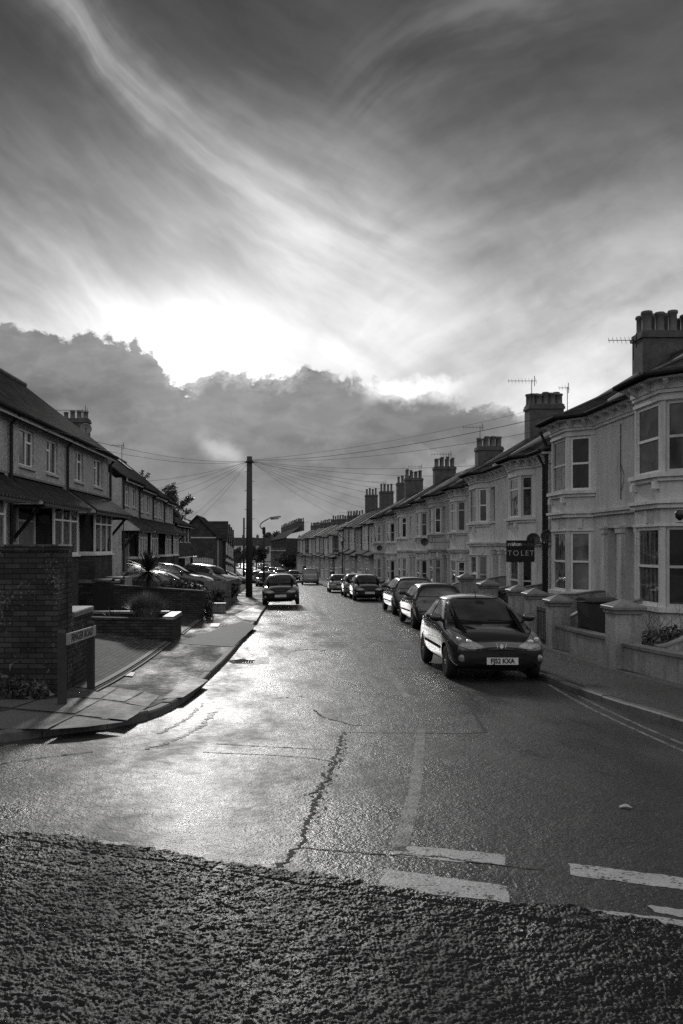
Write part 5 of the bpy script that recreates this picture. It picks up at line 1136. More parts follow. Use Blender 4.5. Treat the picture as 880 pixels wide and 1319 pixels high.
for i, (x, y, rx, rz, n, lab) in enumerate([(6.85, 18.2, .3, .28, 420, 'dark leafy plant behind the stained low wall beside the bin'), (7.0, 20.0, .4, .34, 380, 'dark trailing plant behind the mossy-capped pier'), (7.55, 16.6, .85, .36, 1700, 'wide low hedge under the cut bay window'),
        (7.5, 12.2, .5, .3, 700, 'low bush behind the pale wall at the frame edge')]):
    plant('garden_plant', lab, 'plant', (x, y, gz(x, y)+(.15 if i == 2 else .05)), (rx, rx*.9, rz), n, .085, 80+i, 'leaf_d' if i != 2 else 'leaf_m', 'plants in the near front gardens')
b = MB(); rnd = random.Random(4)
t = thing('bare_shrub', (7.5, 16.4, gz(7.5, 16.4)), 'thin bare twigs standing above the hedge under the near bay window', 'shrub')
for k in range(60):
    x, y = 7.5+rnd.uniform(-.8, .9), 16.4+rnd.uniform(-.9, .9); z = gz(x, y)+.2; a = rnd.uniform(-.35, .35); b.tube([(x, y, z), (x+a*.5, y+rnd.uniform(-.2, .2), z+.45), (x+a*1.4, y+rnd.uniform(-.3, .3), z+.65+.4*rnd.random())], [.006, .004, .002], 4, cap=False)
b.build('twig', X['bark'], t)
p = G(776, 866, .1); plant('weed', 'leafy weed growing at the foot of the low pale wall by the pavement', 'weed', (6.22, 11.9, -H(11.9)+.1), (.2, .2, .14), 200, .07, 91, 'leaf_m')
# small gate railings behind the stained wall
t = thing('metal_gate', (6.6, 20.9, -H(20.9)+.12), 'low looped metal gate between two mossy-capped piers', 'gate'); b = MB()
for k in range(8): b.tube([(6.48, 20.95+k*.13, -H(21)+.15), (6.48, 20.95+k*.13, -H(21)+1.0)], .011, 5)
b.build('bar', X['gutter_iron'], t); b = MB(); [b.tube([(6.48, 20.85, -H(21)+z), (6.48, 21.95, -H(21)+z)], .015, 5) for z in (.2, .9)]; b.build('rail', X['gutter_iron'], t)
# TO LET board
Yb = 26.6; c = AT(670.5, 710, Yb); pw, ph = (688.5-651.5)/F0*Yb, (724.5-696.5)/F0*Yb; t = thing('estate_agent_board', (c.x, Yb, -H(Yb)+.1), 'dark estate agent board reading TO LET on a post in a front garden', 'sign board')
rr_ = Matrix.Rotation(R(4), 4, 'Z'); b = MB(); b.box(-pw/2, pw/2, -.015, .015, -ph/2, ph/2); b.v = [tuple(c+rr_@Vector(v)) for v in b.v]; bo = b.build('board', X['black'], t)
b = MB(); b.box(c.x-.03, c.x+.03, Yb+.02, Yb+.07, -H(Yb)-.1, c.z+ph/2); b.build('post', X['frame_dull'], t)
Ms = Matrix.Translation(c)@rr_@Matrix.Rotation(R(90), 4, 'X')
def tl(name, s, size, x, z, m_, sp=1.0, off_=0.0): text_obj(name, s, size, m_, bo, Matrix.Translation(c)@rr_@Matrix.Translation((x, -.018, z))@Matrix.Rotation(R(90), 4, 'X'), sp, off_)
tl('lettering', 'mishon', .155, -.19, ph*.32, X['upvc'], .95, .004); tl('lettering', 'mackay', .15, .22, ph*.32, X['iron'], .95, 0)
tl('lettering', 'TO', .235, -.235, -ph*.1, X['render_grey'], 1.25); tl('lettering', 'LET', .235, .215, -ph*.1, X['render_grey'], 1.25)
# dishes
p = AT(705.5, 691, 27.7); dish(tuple(p), .22, (-.35, -1, .25), 'darker of the twin dishes, beside the downpipe', (8.8, 28.15, p.z-.08), 'satellite dishes', 'black'); p = AT(687, 695, 28.9); dish(tuple(p), .22, (-.3, -1, .3), 'dish just behind its twin near the TO LET board', (8.85, 29.1, p.z-.1), 'satellite dishes', 'black')
p = AT(547, 698, 45.3); dish((p.x, 45.3, p.z), .21, (-.2, -1, .2), 'dish at first-floor level between the fifth and sixth bay houses', (9.0, 45.6, p.z), 'satellite dishes', 'black')
p = AT(489, 706, 74); dish((p.x, 74, p.z), .24, (-.2, -1, .2), 'small dish on the last bay-fronted house', (8.8, 74.4, p.z), 'satellite dishes', 'black')
p = AT(435, 712, 110); dish((p.x, 110, p.z), .27, (-.2, -1, .2), 'upper of two small dishes on the flat-fronted row', None, 'satellite dishes', 'black'); p = AT(434, 719, 110); dish((p.x, 110, p.z), .27, (-.2, -1, .2), 'lower of two small dishes on the flat-fronted row', None, 'satellite dishes', 'black')
p = AT(110.5, 552.5, 43.4); dish((p.x, 43.4, p.z), .30, (.25, -1, .2), 'pale round dish on the chimney of the second pebbledashed block', (p.x-.35, 43.9, p.z), 'satellite dishes', 'iron')
p = AT(78.5, 578, 27.4); 
# camera-like lamp on the near bay
p = AT(876, 663, 17.6); t = thing('wall_lamp', tuple(p), 'small dark lamp fitting on the near bay at the frame edge', 'lamp'); b = MB(); b.lathe([(.03, -.12), (.09, -.05), (.10, .04), (.05, .10)], tuple(p), 10); b.build('shade', X['black'], t, smooth=True); b = MB(); b.tube([p, p+Vector((.3, .1, -.02))], .02, 6); b.build('arm', X['black'], t)
# aerials
def aer(px, py, Y, pyb, boom, lab, ang=0.0, n=8): p = AT(px, py, Y); z0 = (VY-pyb)/F0*Y; aerial((p.x, Y, z0), p.z-z0, boom, n, lab, ang)
aer(816, 436, 27.9, 452, 1.0, 'long television aerial on the nearest tall chimney', 0); aer(685, 489, 39.8, 520, 1.35, 'tall comb-like aerial on the second chimney', 0, 9); aer(731, 498, 39.9, 522, .5, 'small stubby aerial on the second chimney', .1, 4)
aer(618.5, 549, 50.9, 578, 1.25, 'tall aerial beside the third chimney', 0, 7); aer(578, 584, 64.5, 601, 1.6, 'wide aerial on the fourth chimney', 0, 8); aer(541, 600, 78, 612, 1.3, 'thin aerial beside the fifth chimney', 0, 5)
aer(494, 620, 92, 632, 2.0, 'aerial beside the chimneys of the first flat-fronted houses', 0, 5); aer(453, 660, 120, 668, 2.2, 'aerial on the mid part of the flat-fronted row', 0, 5); aer(394, 672, 160, 679, 3, 'faint aerial on the far rooftops', 0, 5); aer(106, 527, 44.2, 545, 1.7, 'wide flat aerial on the chimney of the second pebbledashed block', 0, 2); aer(157, 573, 52, 590, .9, 'short-barred aerial on the second pebbledashed block', .6, 7)
# ------------------------------------------------------------------ poles, lamp, wires
def pole(px, ytop, Y, r, lab, steps=True):
    p = AT(px, ytop, Y); zb_ = -H(Y)+.1; t = thing('telegraph_pole', (p.x, Y, zb_), lab, 'telegraph pole'); b = MB(); b.tube([(p.x-.03, Y, zb_-.2), (p.x, Y, p.z)], [r*1.25, r*.95], 12); b.build('shaft', X['wood'], t, smooth=True)
    if steps:
        for k in range(11): b = MB(); z = p.z-.9-k*.55; s_ = 1 if k % 2 else -1; b.tube([(p.x, Y, z), (p.x+s_*.30, Y, z)], .014, 5); b.build('step_iron', X['gutter_iron'], t)
        b = MB(); b.lathe([(r*1.3, -.05), (r*1.35, .0), (r*1.3, .05)], (p.x, Y, p.z-.32), 12); b.tube([(p.x-.28, Y, p.z-.35), (p.x+.28, Y, p.z-.35)], .03, 6); b.build('crossbar', X['gutter_iron'], t)
    return p
PT = pole(321.5, 588, 50, .165, 'tall dark telegraph pole with climbing irons, wires fanning from its top'); pole(314.3, 667, 110, .12, 'thin distant telegraph pole beside the tall one', False)
tgt = [(9.0+0, 19.9, 3.7), (9.0, 26.2, 3.75), (9.0, 31.5, 3.1), (9, 37.8, 3.1), (9, 42.6, 2.8), (9, 49, 2.8), (8.9, 53.5, 2.65), (8.8, 61.5, 2.65), (8.7, 68, 2.4), (8.5, 76, 2.4), (8.1, 88, 2.05), (11.8, 40, 6.4), (-7.3, 22.6, 3.4), (-7.1, 28, 3.4), (-7.95, 44.5, 3.3), (-7.95, 49, 3.15), (-7.95, 54, 3.0), (-7.95, 59, 2.9), (-7.8, 64, 1.6), (-7.8, 69, 1.5)]
wl = ['to the nearest bay house', 'to the house with the twin dishes', 'to the TO LET house', 'to the bay house past the TO LET house', 'to the fifth bay house', 'to the sixth bay house', 'to the seventh bay house', 'to the eighth bay house', 'to the ninth bay house', 'to the last bay house', 'to the second flat-fronted house', 'to the second big chimney',
      'to the wide-canopied pebbledashed house', 'to the shorter-canopied pebbledashed house', 'to the first house of the second pebbledashed block', 'to the second house of the second pebbledashed block', 'to the third house of the second pebbledashed block', 'to the last house of the second pebbledashed block', 'to the lower dark brick house', 'to the end dark brick house']
for i, (x, y, z) in enumerate(tgt):
    A_ = Vector((PT.x, 50, PT.z-.2-.02*(i % 5))); B_ = Vector((x, y, z)); n = 14; b = MB(); sag = .012*(B_-A_).length+.1
    b.tube([A_.lerp(B_, k/n)-Vector((0, 0, 4*sag*(k/n)*(1-k/n))) for k in range(n+1)], .007 if i not in (0, 12, 13) else .009, 5, cap=False); o = b.build('overhead_wire', X['wire'], org=tuple(A_)); meta(o, 'telephone wire from the tall pole '+wl[i], 'wire', 'telephone wires fanning from the pole')
def street_lamp(base, h, arm, lab, side=1, sc=1.0):
    x, y, z = base; t = thing('street_lamp', base, lab, 'street lamp', 'old street lamps'); b = MB(); b.tube([(x, y, z-.1), (x, y, z+1.1)], .09, 12); b.lathe([(.11, -.03), (.11, .03)], (x, y, z+1.1), 12); b.build('base', X['gutter_iron'], t, smooth=False)
    b = MB(); b.tube([(x, y, z+1.1), (x, y, z+h*.84)], [.055, .045], 10); b.build('column', X['gutter_iron'], t, smooth=True)
    b = MB(); b.lathe([(.08, -.22), (.1, -.16), (.1, .14), (.07, .2)], (x, y, z+h*.84), 10); b.build('collar', X['gutter_iron'], t, smooth=True)
    pts = []
    for k in range(13):
        q = k/12; pts.append((x+side*arm*(-.42*math.sin(q*math.pi)*(1-q*.3)+.40*q**2.4), y, z+h*(.84+.15*q)))
    b = MB(); b.tube(pts, .03, 8); b.build('swan_neck', X['gutter_iron'], t, smooth=True)
    e = Vector(pts[-1]); b = MB(); L_ = .62*sc; v = []
    for (q, w_, hh) in ((0, .05, .05), (.15, .10, .09), (.9, .13, .10), (1, .08, .06)): v += [e+Vector((side*q*L_, -w_, .0+q*.08)), e+Vector((side*q*L_, w_, q*.08)), e+Vector((side*q*L_, w_*.6, hh+q*.08)), e+Vector((side*q*L_, -w_*.6, hh+q*.08))]
    f = [(0, 1, 2, 3), (12, 15, 14, 13)]+[(4*i+k, 4*i+(k+1) % 4, 4*i+4+(k+1) % 4, 4*i+4+k) for i in range(3) for k in range(4)]; b.add(v, f); lt = b.build('lantern', X['iron'], t)
    b = MB(); b.lathe([(.02, 0), (.09, .02), (.07, .5), (.02, .52)], (0, 0, 0), 10, 'X'); b.v = [tuple(e+Vector((side*(.1+p_[0]), p_[1], p_[2]*.5-.03+.07*p_[0]))) for p_ in b.v]; b.build('bowl', X['pane_pale'], lt, smooth=True); return t
p = AT(340, 0, 52); street_lamp((p.x, 52, -H(52)+.1), 4.75, .75, 'swan-necked street lamp in front of the far cars beside the tall pole', 1, 1.2)
p = AT(441, 0, 84); street_lamp((p.x, 84, -H(84)+.1), 4.9, .75, 'dark street lamp post standing by the flat-fronted houses', -1)
# ------------------------------------------------------------------ trees
def tree(px, pyt, Y, w, lab, seed, conifer=False, m_='leaf_d', n=2600, size=.30, bare=False):
    p = AT(px, pyt, Y); zb_ = -H(Y); h = p.z-zb_; t = thing('tree', (p.x, Y, zb_), lab, 'tree'); rnd = random.Random(seed); tr = MB(); cr = MB()
    tr.tube([(p.x, Y, zb_-.2), (p.x+.1, Y, zb_+h*.5), (p.x+.05, Y, p.z-h*.12)], [.22, .15, .05], 8)
    for k in range(26):
        q = .35+.62*(k+.5)/26; a = rnd.random()*6.283; l = w*(1.0-.55*abs(q-.62)/.4)*(.55+.6*rnd.random()); s_ = Vector((p.x+.05, Y, zb_+h*q*.93)); e = s_+Vector((math.cos(a)*l, math.sin(a)*l, h*.05+l*.28)); mdl = s_.lerp(e, .5)-Vector((0, 0, .05*l))
        tr.tube([s_, mdl, e], [.07, .045, .012], 5, cap=False)
        if not bare: foliage(cr, tuple(e), (l*.34+.25, l*.34+.25, .34+l*.12), n//26, size, seed*50+k, up=.3); foliage(cr, tuple(mdl), (l*.3, l*.3, .3), n//60, size, seed*50+k+27)
        else:
            for j in range(9): d = Vector((rnd.gauss(0, 1), rnd.gauss(0, 1), .9+rnd.random())).normalized()*l*.7; st = s_.lerp(e, .3+.7*rnd.random()); tr.tube([st, st+d*.6, st+d+Vector((rnd.gauss(0, .2), 0, .2))], [.03, .02, .008], 4, cap=False)
    tr.build('trunk', X['bark'], t, smooth=True)
    if not bare: cr.build('crown', X[m_], t, recalc=False)
    return t
tree(229, 626, 108, 2.6, 'dark ragged evergreen tree rising behind the second pebbledashed block', 3); tree(183, 602, 95, 1.1, 'thin leafy tree top just showing over the ridge by the skylight', 4, n=500)
tree(611-260, 687, 380, 6, 'rounded distant tree above the far terrace roof', 6, n=1800, size=.9); tree(302, 716, 150, 1.8, 'bare twiggy tree beyond the gable-fronted houses', 7, bare=True); tree(330, 706, 215, 3.2, 'dark bushy tree at the foot of the hill', 8, n=2400, size=.45)
tree(376, 716, 172, 3.0, 'dark evergreen bush-like tree before the dark brick terrace', 9, n=2200, size=.4); tree(310, 709, 240, 3.4, 'dark bushy tree beyond the thin distant pole', 12, n=1800, size=.5)
# white picket fence by the gabled house
t = thing('picket_fence', (-8, 80, -H(80)+.6), 'pale fence panel below the dark gable wall', 'fence'); b = MB(); a, c = AT(250, 722, 80), AT(274, 722, 80)
for k in range(12): x = a.x+(c.x-a.x)*k/11; b.box(x-.05, x+.05, 80, 80.03, a.z-1.6, a.z+.15+.12*math.sin(math.pi*k/11))
b.build('picket', X['render_grey'], t); b = MB(); b.box(a.x, c.x, 80.033, 80.07, a.z-.1, a.z); b.box(a.x, c.x, 80.033, 80.07, a.z-.7, a.z-.6); b.build('rail', X['render_grey'], t)
# ------------------------------------------------------------------ cars
def paint(name, c, metal=0.0):
    M_ = mat(name, c, .28 if metal else .22, .04, 2, spec=.6, metal=metal, coat=1.0); return M_
PT_ = {'black': paint('black_car_paint', .008), 'dark': paint('dark_car_paint', .03, .3), 'grey': paint('grey_car_paint', .14, .5), 'silver': paint('silver_car_paint', .38, .5), 'white': paint('white_car_paint', .6)}
X['cglass'] = mat('car_glass', .04, .03, .6, 2.5, spec=.8, coat=.3); X['seal'] = mat('rubber_seal', .01, .5, .1, 5); X['plastic'] = mat('bumper_plastic', .018, .5, .1, 12); X['tyre'] = mat('tyre_rubber', .018, .75, .2, 20, .002, 60)
matte(X['seal'], .02, .3); matte(X['plastic'], .03, .4)
X['rim'] = mat('alloy_rim', .55, .4, .1, 5, metal=.9); X['lamp'] = mat('lamp_glass', .16, .06, .7, 16, spec=.9, coat=1); X['chrome'] = mat('chrome', .5, .3, .05, 5, metal=1.0)
X['tail'] = mat('tail_lamp', .03, .12, .3, 12, coat=1); X['plate'] = mat('number_plate', .62, .35, .03, 5)
def make_car(kind, L, W, Hh, hf, hc, sc, swt, sre, srb, zrb, rw, R_=.29, fo=.74, ro_=.66, hero=False, doors=5, rails=False, name='parked_car'):
    w = W/2; zb = .20; st = []
    lerp = lambda a, b, q: a+(b-a)*q
    hood = lambda s: lerp(hf, hc, ((s-.12)/(sc-.12))**.75) if s > .12 else hf
    st += [(0.0, .74, .30, hf-.17, .56, hf-.15, .01), (.05, .86, .24, hf-.10, .62, hf-.07, .015), (.16, .93, .2, hf-.07, .68, hf-.005, .03), (.42, .975, .2, hood(.42)-.07, .73, hood(.42), .03)]
    st += [(.72, .99, .2, hood(.72)-.07, .76, hood(.72), .03), (sc-.06, 1, .2, hc-.08, .78, hc-.015, .035)]
    zm = lerp(hc, Hh-.05, .5)
    st += [(lerp(sc, swt, .12), 1, .2, hc-.045, .775, lerp(hc, Hh-.05, .14), .055), (lerp(sc, swt, .5), 1, .2, hc-.02, lerp(.78, rw, .5), zm+.03, .05), (swt, 1, .2, hc, rw, Hh-.045, .055)]
    st += [(lerp(swt, sre, .4), 1, .2, hc+.01, rw*1.01, Hh, .05), (lerp(swt, sre, .8), .995, .2, hc+.02, rw*.99, Hh-.01, .05), (sre, .985, .2, hc+.03, rw*.96, Hh-.05, .05)]
    st += [(lerp(sre, srb, .5), .97, .2, hc+.03, lerp(rw, .80, .5), lerp(Hh-.05, zrb, .5)+.02, .05), (srb, .95, .21, zrb-.05, .80, zrb, .03), (lerp(srb, L, .6), .93, .22, zrb-.25, .78, zrb-.20, .02), (L-.03, .86, .24, .60, .70, .64, .015), (L, .78, .30, .50, .6, .53, .01)]
    bm = bmesh.new(); rings = []
    for (s, hwf, zb_, belt, rwf, top, drop) in st:
        h_ = w*hwf; r_ = w*rwf; half = [(h_*.74, zb_), (h_*.955, zb_+.05), (h_, zb_+(belt-zb_)*.40), (h_*.995, zb_+(belt-zb_)*.76), (h_*.955, belt), (r_, top-drop), (r_*.6, top-.004), (0, top+.014)]
        ring = [bm.verts.new((x, s-L/2, z)) for x, z in half]+[bm.verts.new((-x, s-L/2, z)) for x, z in half[-2::-1]]; rings.append(ring)
    n = 15
    for a, c in zip(rings, rings[1:]):
        for k in range(n): bm.faces.new((a[k], a[(k+1) % n], c[(k+1) % n], c[k]))
    for ring, sgn in ((rings[0], -1), (rings[-1], 1)):
        cs = [bm.verts.new((0, ring[k].co.y+sgn*.085, ring[k].co.z)) for k in range(7)]; hs = [bm.verts.new((ring[k].co.x*.6, ring[k].co.y+sgn*.055, ring[k].co.z)) for k in range(7)]; hl = [bm.verts.new((-ring[k].co.x*.6, ring[k].co.y+sgn*.055, ring[k].co.z)) for k in range(7)]
        for k in range(6):
            bm.faces.new((ring[k], ring[k+1], hs[k+1], hs[k])); bm.faces.new((hs[k], hs[k+1], cs[k+1], cs[k])); bm.faces.new((cs[k], cs[k+1], hl[k+1], hl[k])); bm.faces.new((hl[k], hl[k+1], ring[13-k], ring[14-k]))
        bm.faces.new((ring[6], ring[7], cs[6], hs[6])); bm.faces.new((ring[7], ring[8], hl[6], cs[6])); bm.faces.new((ring[0], hs[0], cs[0])); bm.faces.new((cs[0], hl[0], ring[14])); bm.faces.new((ring[0], cs[0], ring[14]))
    bmesh.ops.recalc_face_normals(bm, faces=bm.faces)
    me = bpy.data.meshes.new('cage'); bm.to_mesh(me); bm.free(); o = bpy.data.objects.new('cage', me); COL.objects.link(o)
    md = o.modifiers.new('s', 'SUBSURF'); md.levels = md.render_levels = 3 if hero else 2
    dg = bpy.context.evaluated_depsgraph_get(); smooth_me = bpy.data.meshes.new_from_object(o.evaluated_get(dg))
    bb = bmesh.new(); bb.from_mesh(smooth_me); bvh = BVHTree.FromBMesh(bb); bb.free()
    # wheel wells
    cut = MB(); wy = [fo-L/2, L-ro_-L/2]
    for y in wy:
        for sx_ in (-1, 1):
            c = [(x, y) for x in ()]; cut.lathe([(R_+.045, -.16), (R_+.045, .16)], (sx_*(w-.10), y, R_+.015), 28, 'X')
    co = cut.build('cut', X['seal']); md2 = o.modifiers.new('b', 'BOOLEAN'); md2.operation = 'DIFFERENCE'; md2.object = co; md2.solver = 'EXACT'
    dg = bpy.context.evaluated_depsgraph_get(); dg.update(); body = bpy.data.meshes.new_from_object(o.evaluated_get(dg))
    for q in (o, co): COL.objects.unlink(q); bpy.data.objects.remove(q)
    root = bpy.data.objects.new(name, None); COL.objects.link(root); ORG[root.name] = Vector()
    body.name = 'body'; body.materials.clear(); body.materials.append(PT_['black']); body.polygons.foreach_set('use_smooth', [True]*len(body.polygons))
    for p in body.polygons:
        c = p.center; p.material_index = 0
        for y in wy:
            if (c.y-y)**2+(c.z-R_-.015)**2 < (R_+.047)**2 and abs(c.x) > w-.27 and abs(abs(c.x)-(w-.26)) < .02: p.use_smooth = False
    try: body.set_sharp_from_angle(angle=R(50))
    except Exception: pass
    bo = bpy.data.objects.new('body', body); COL.objects.link(bo); bo.parent = root; ORG[bo.name] = Vector()
    def rnd_poly(p, r, n=4):
        out = []; m_ = len(p)
        for i in range(m_):
            a, b, c = Vector(p[i-1]), Vector(p[i]), Vector(p[(i+1) % m_]); u, v = a-b, c-b; rr = min(r, u.length*.45, v.length*.45); A_, C_ = b+u.normalized()*rr, b+v.normalized()*rr
            for k in range(n+1): t = k/n; out.append(tuple((1-t)**2*A_+2*t*(1-t)*b+t*t*C_))
        return out
    def decal(nm, poly, axis, sgn, material, offs=.004, par=None, r=.03, step=.07, build=True, sink=0):
        poly = rnd_poly(poly, r) if r else poly; b2 = bmesh.new(); f = b2.faces.new([b2.verts.new((a, c, 0)) for a, c in poly])
        for ax in (0, 1):
            lo = min(p[ax] for p in poly); hi2 = max(p[ax] for p in poly); t = lo+step
            while t < hi2: bmesh.ops.bisect_plane(b2, geom=b2.verts[:]+b2.edges[:]+b2.faces[:], plane_co=(t, 0, 0) if ax == 0 else (0, t, 0), plane_no=(1, 0, 0) if ax == 0 else (0, 1, 0)); t += step
        b2.verts.index_update(); vs = []
        for v in b2.verts:
            a, c = v.co.x, v.co.y
            if axis == 'side': org_, d = Vector((sgn*3, a-L/2, c)), Vector((-sgn, 0, 0))
            elif axis == 'end': org_, d = Vector((a, sgn*6, c)), Vector((0, -sgn, 0))
            else: org_, d = Vector((a, c-L/2, 4)), Vector((0, 0, -1))
            h_, no, _, _ = bvh.ray_cast(org_, d)
            if h_ is None:
                h_, no, _, _ = bvh.find_nearest(org_+d*(3-w*.8 if axis == 'side' else 6-L/2+.3 if axis == 'end' else 3))
            vs.append(tuple(h_+no*offs))
        fs = [tuple(v.index for v in f.verts) for f in b2.faces]; b2.free(); mb = MB().add(vs, fs)
        return mb.build(nm, material, par or root, smooth=True, org=(0, 0, 0)) if build else mb
    def strip(nm, pts, wd, axis, sgn, material, offs=.003, par=None):
        mb = MB()
        for (a, b_) in zip(pts, pts[1:]):
            a, b_ = Vector(a), Vector(b_); d = (b_-a).normalized(); nn_ = Vector((-d.y, d.x))*wd/2; m2 = decal('', [tuple(a+nn_), tuple(a-nn_), tuple(b_-nn_), tuple(b_+nn_)], axis, sgn, material, offs, r=0, step=.09, build=False); mb.add(m2.v, m2.f)
        return mb.build(nm, material, par or root, smooth=True, org=(0, 0, 0))
    # glass
    zt_ = Hh-.115; bz = hc+.045
    wsx0, wsx1 = w*.85, w*(rw*.95)
    decal('seal', [(-wsx0-.03, hc+.0), (wsx0+.03, hc+.0), (wsx1+.03, zt_+.045), (-wsx1-.03, zt_+.045)], 'end', -1, X['seal'], .002, r=.05)
    decal('windscreen', [(-wsx0, hc+.025), (wsx0, hc+.025), (wsx1, zt_+.02), (-wsx1, zt_+.02)], 'end', -1, X['cglass'], .006, r=.06)
    tz = Hh-.19; rbx0, rbx1 = w*.80, w*(rw*.92)
    decal('seal', [(-rbx0-.02, zrb+.01), (rbx0+.02, zrb+.01), (rbx1+.02, tz+.06), (-rbx1-.02, tz+.06)], 'end', 1, X['seal'], .002, r=.05)
    decal('rear_window', [(-rbx0, zrb+.03), (rbx0, zrb+.03), (rbx1, tz+.04), (-rbx1, tz+.04)], 'end', 1, X['cglass'], .006, r=.06)
    ax_ = lambda z, s0, s1: lerp(s0, s1, (z-hc)/(Hh-hc))
    B_ = lerp(swt, sre, .44) if doors == 5 else lerp(swt, sre, .5); zt2 = Hh-.125; a0, a1 = lerp(sc, swt, .33), swt+.10
    rear = [(B_+.05, bz+.01), (B_+.05, zt2), (sre-.12, zt2-.015), (lerp(sre, srb, .30), lerp(Hh, zrb, .45)), (sre-.02, bz+.05), (sre-.18, bz+.015)]
    if kind == 'estate': rear = [(B_+.05, bz+.01), (B_+.05, zt2), (B_+.85, zt2-.01), (B_+.85, bz+.03)]
    for sg in (-1, 1):
        decal('seal', [(a0-.04, bz-.03), (a1-.03, zt2+.035), (sre-.05, zt2+.025), (lerp(sre, srb, .36), lerp(Hh, zrb, .45)), (sre+.0, bz-.02)] if kind != 'estate' else [(a0-.04, bz-.03), (a1-.03, zt2+.035), (sre+.02, zt2+.02), (srb-.12, bz-.01)], 'side', sg, X['seal'], .002, r=.05)
        decal('front_side_window', [(a0+.06, bz), (a1+.04, zt2), (B_-.03, zt2+.005), (B_-.03, bz)], 'side', sg, X['cglass'], .006, r=.04)
        decal('rear_side_window', rear, 'side', sg, X['cglass'], .006, r=.04)
        if kind == 'estate': decal('quarter_window', [(B_+.92, bz+.03), (B_+.92, zt2-.01), (sre-.05, zt2-.03), (sre+.06, bz+.08)], 'side', sg, X['cglass'], .006, r=.04)
        sb = .30
        strip('door_seam', [(a0+.02, bz-.05), (a0-.06, .55), (a0+.0, sb), (B_+.0, sb), (B_+.01, bz-.04)], .010, 'side', sg, X['seal'], .0015)
        if doors == 5: strip('door_seam', [(B_+.02, sb), (L-ro_-R_-.02, sb), (L-ro_-R_*.75, .62), (sre-.1, .8), (sre-.05, bz-.04)], .010, 'side', sg, X['seal'], .0015)
        strip('rub_strip', [(fo+R_+.06, .50), (L-ro_-R_-.06, .52)], .05, 'side', sg, X['plastic'], .008)
        for s_ in ((B_-.22,) if doors == 3 else (B_-.20, sre-.26)): decal('door_handle', [(s_-.08, bz-.115), (s_+.08, bz-.11), (s_+.08, bz-.085), (s_-.08, bz-.09)], 'side', sg, PT_['black'] if hero else X['plastic'], .022, r=.01)
        # arch lips
        for y in (fo, L-ro_):
            pts = [(y+(R_+.05)*math.cos(t), R_+.015+(R_+.05)*math.sin(t)) for t in [math.pi*(k/14)*1.06-.09 for k in range(15)]]; pts = [p for p in pts if p[1] > .25]; strip('wheel_arch', pts, .022, 'side', sg, PT_['black'], .007)
    # front: lamps, grille, plate, fogs, bumper line
    zl = hf
    for sg in (-1, 1):
        if kind == 'hatch': hl_ = [(sg*.23, zl-.155), (sg*.44, zl-.055), (sg*.62, zl+.055), (sg*w*.915, zl+.105), (sg*w*.94, zl-.0), (sg*w*.87, zl-.115), (sg*.52, zl-.175)]
        else: hl_ = [(sg*.42, zl-.15), (sg*.46, zl-.04), (sg*.62, zl+.015), (sg*w*.90, zl+.02), (sg*w*.92, zl-.10), (sg*w*.84, zl-.18), (sg*.5, zl-.19)]
        decal('headlight_seal', [((a-sg*.56)*1.04+sg*.56, (c-zl+.06)*1.10+zl-.06) for a, c in hl_], 'end', -1, X['seal'], .002, r=.02)
        hd = decal('headlight', hl_, 'end', -1, X['lamp'], .010, r=.03, step=.05)
        if hero:
            for (qx, qz, rr) in ((.52, zl-.065, .052), (.66, zl-.03, .045)):
                h_, no, _, _ = bvh.ray_cast(Vector((sg*qx, -6, qz)), Vector((0, 1, 0))); b = MB(); b.lathe([(.001, -.008), (rr*.6, -.006), (rr, -.0), (rr*1.08, .012)], tuple(h_+Vector((0, -.014, 0))), 18, 'Y'); b.build('reflector', X['chrome'], hd, smooth=True, org=(0, 0, 0))
        h_, no, _, _ = bvh.ray_cast(Vector((sg*w*.78, -6, .41)), Vector((0, 1, 0))); b = MB(); b.lathe([(.001, -.012), (.05, -.010), (.062, -.0), (.07, .02)], tuple(h_), 18, 'Y'); b.build('fog_lamp', X['lamp'], root, smooth=True, org=(0, 0, 0))
        # rear lamps
        if kind == 'estate': tl_ = [(sg*w*.74, zrb+.05), (sg*w*.90, zrb+.02), (sg*w*.93, .74), (sg*w*.72, .76)]
        else: tl_ = [(sg*w*.62, zrb-.10), (sg*w*.92, zrb-.04), (sg*w*.94, zrb-.30), (sg*w*.66, zrb-.28)]
        decal('tail_lamp', tl_, 'end', 1, X['tail'], .010, r=.03, step=.05)
        decal('tail_lamp', [(lerp(srb, L, .1)-.05, zrb-.06), (lerp(srb, L, .5), zrb-.10), (lerp(srb, L, .6), zrb-.28), (lerp(srb, L, .2), zrb-.28)], 'side', sg, X['tail'], .010, r=.03, step=.05)
        # mirrors
        h_, no, _, _ = bvh.ray_cast(Vector((sg*3, a0+.12-L/2, bz-.01)), Vector((-sg, 0, 0))); c = h_+Vector((sg*.125, -.02, .055)); b = MB(); pr = [(.001, -.055), (.05, -.05), (.082, -.03), (.092, .0), (.09, .035), (.082, .04), (.001, .035)]
        b.lathe(pr, (0, 0, 0), 14, 'Y'); b.v = [tuple(c+Vector((p[0]*1.25, p[1], p[2]*.82))) for p in b.v]; mr_ = b.build('wing_mirror', PT_['black'], root, smooth=True, org=(0, 0, 0))
        b = MB(); b.tube([h_-Vector((sg*.02, 0, 0)), c-Vector((sg*.05, 0, .03))], [.035, .025], 8); b.build('mirror_arm', X['plastic'], mr_, org=(0, 0, 0))
    decal('grille', [(-.45, zl-.20), (.45, zl-.20), (.40, zl-.165), (-.40, zl-.165)] if hero else [(-.38, zl-.17), (.38, zl-.17), (.40, zl-.07), (-.40, zl-.07)], 'end', -1, X['seal'], .004, r=.01)
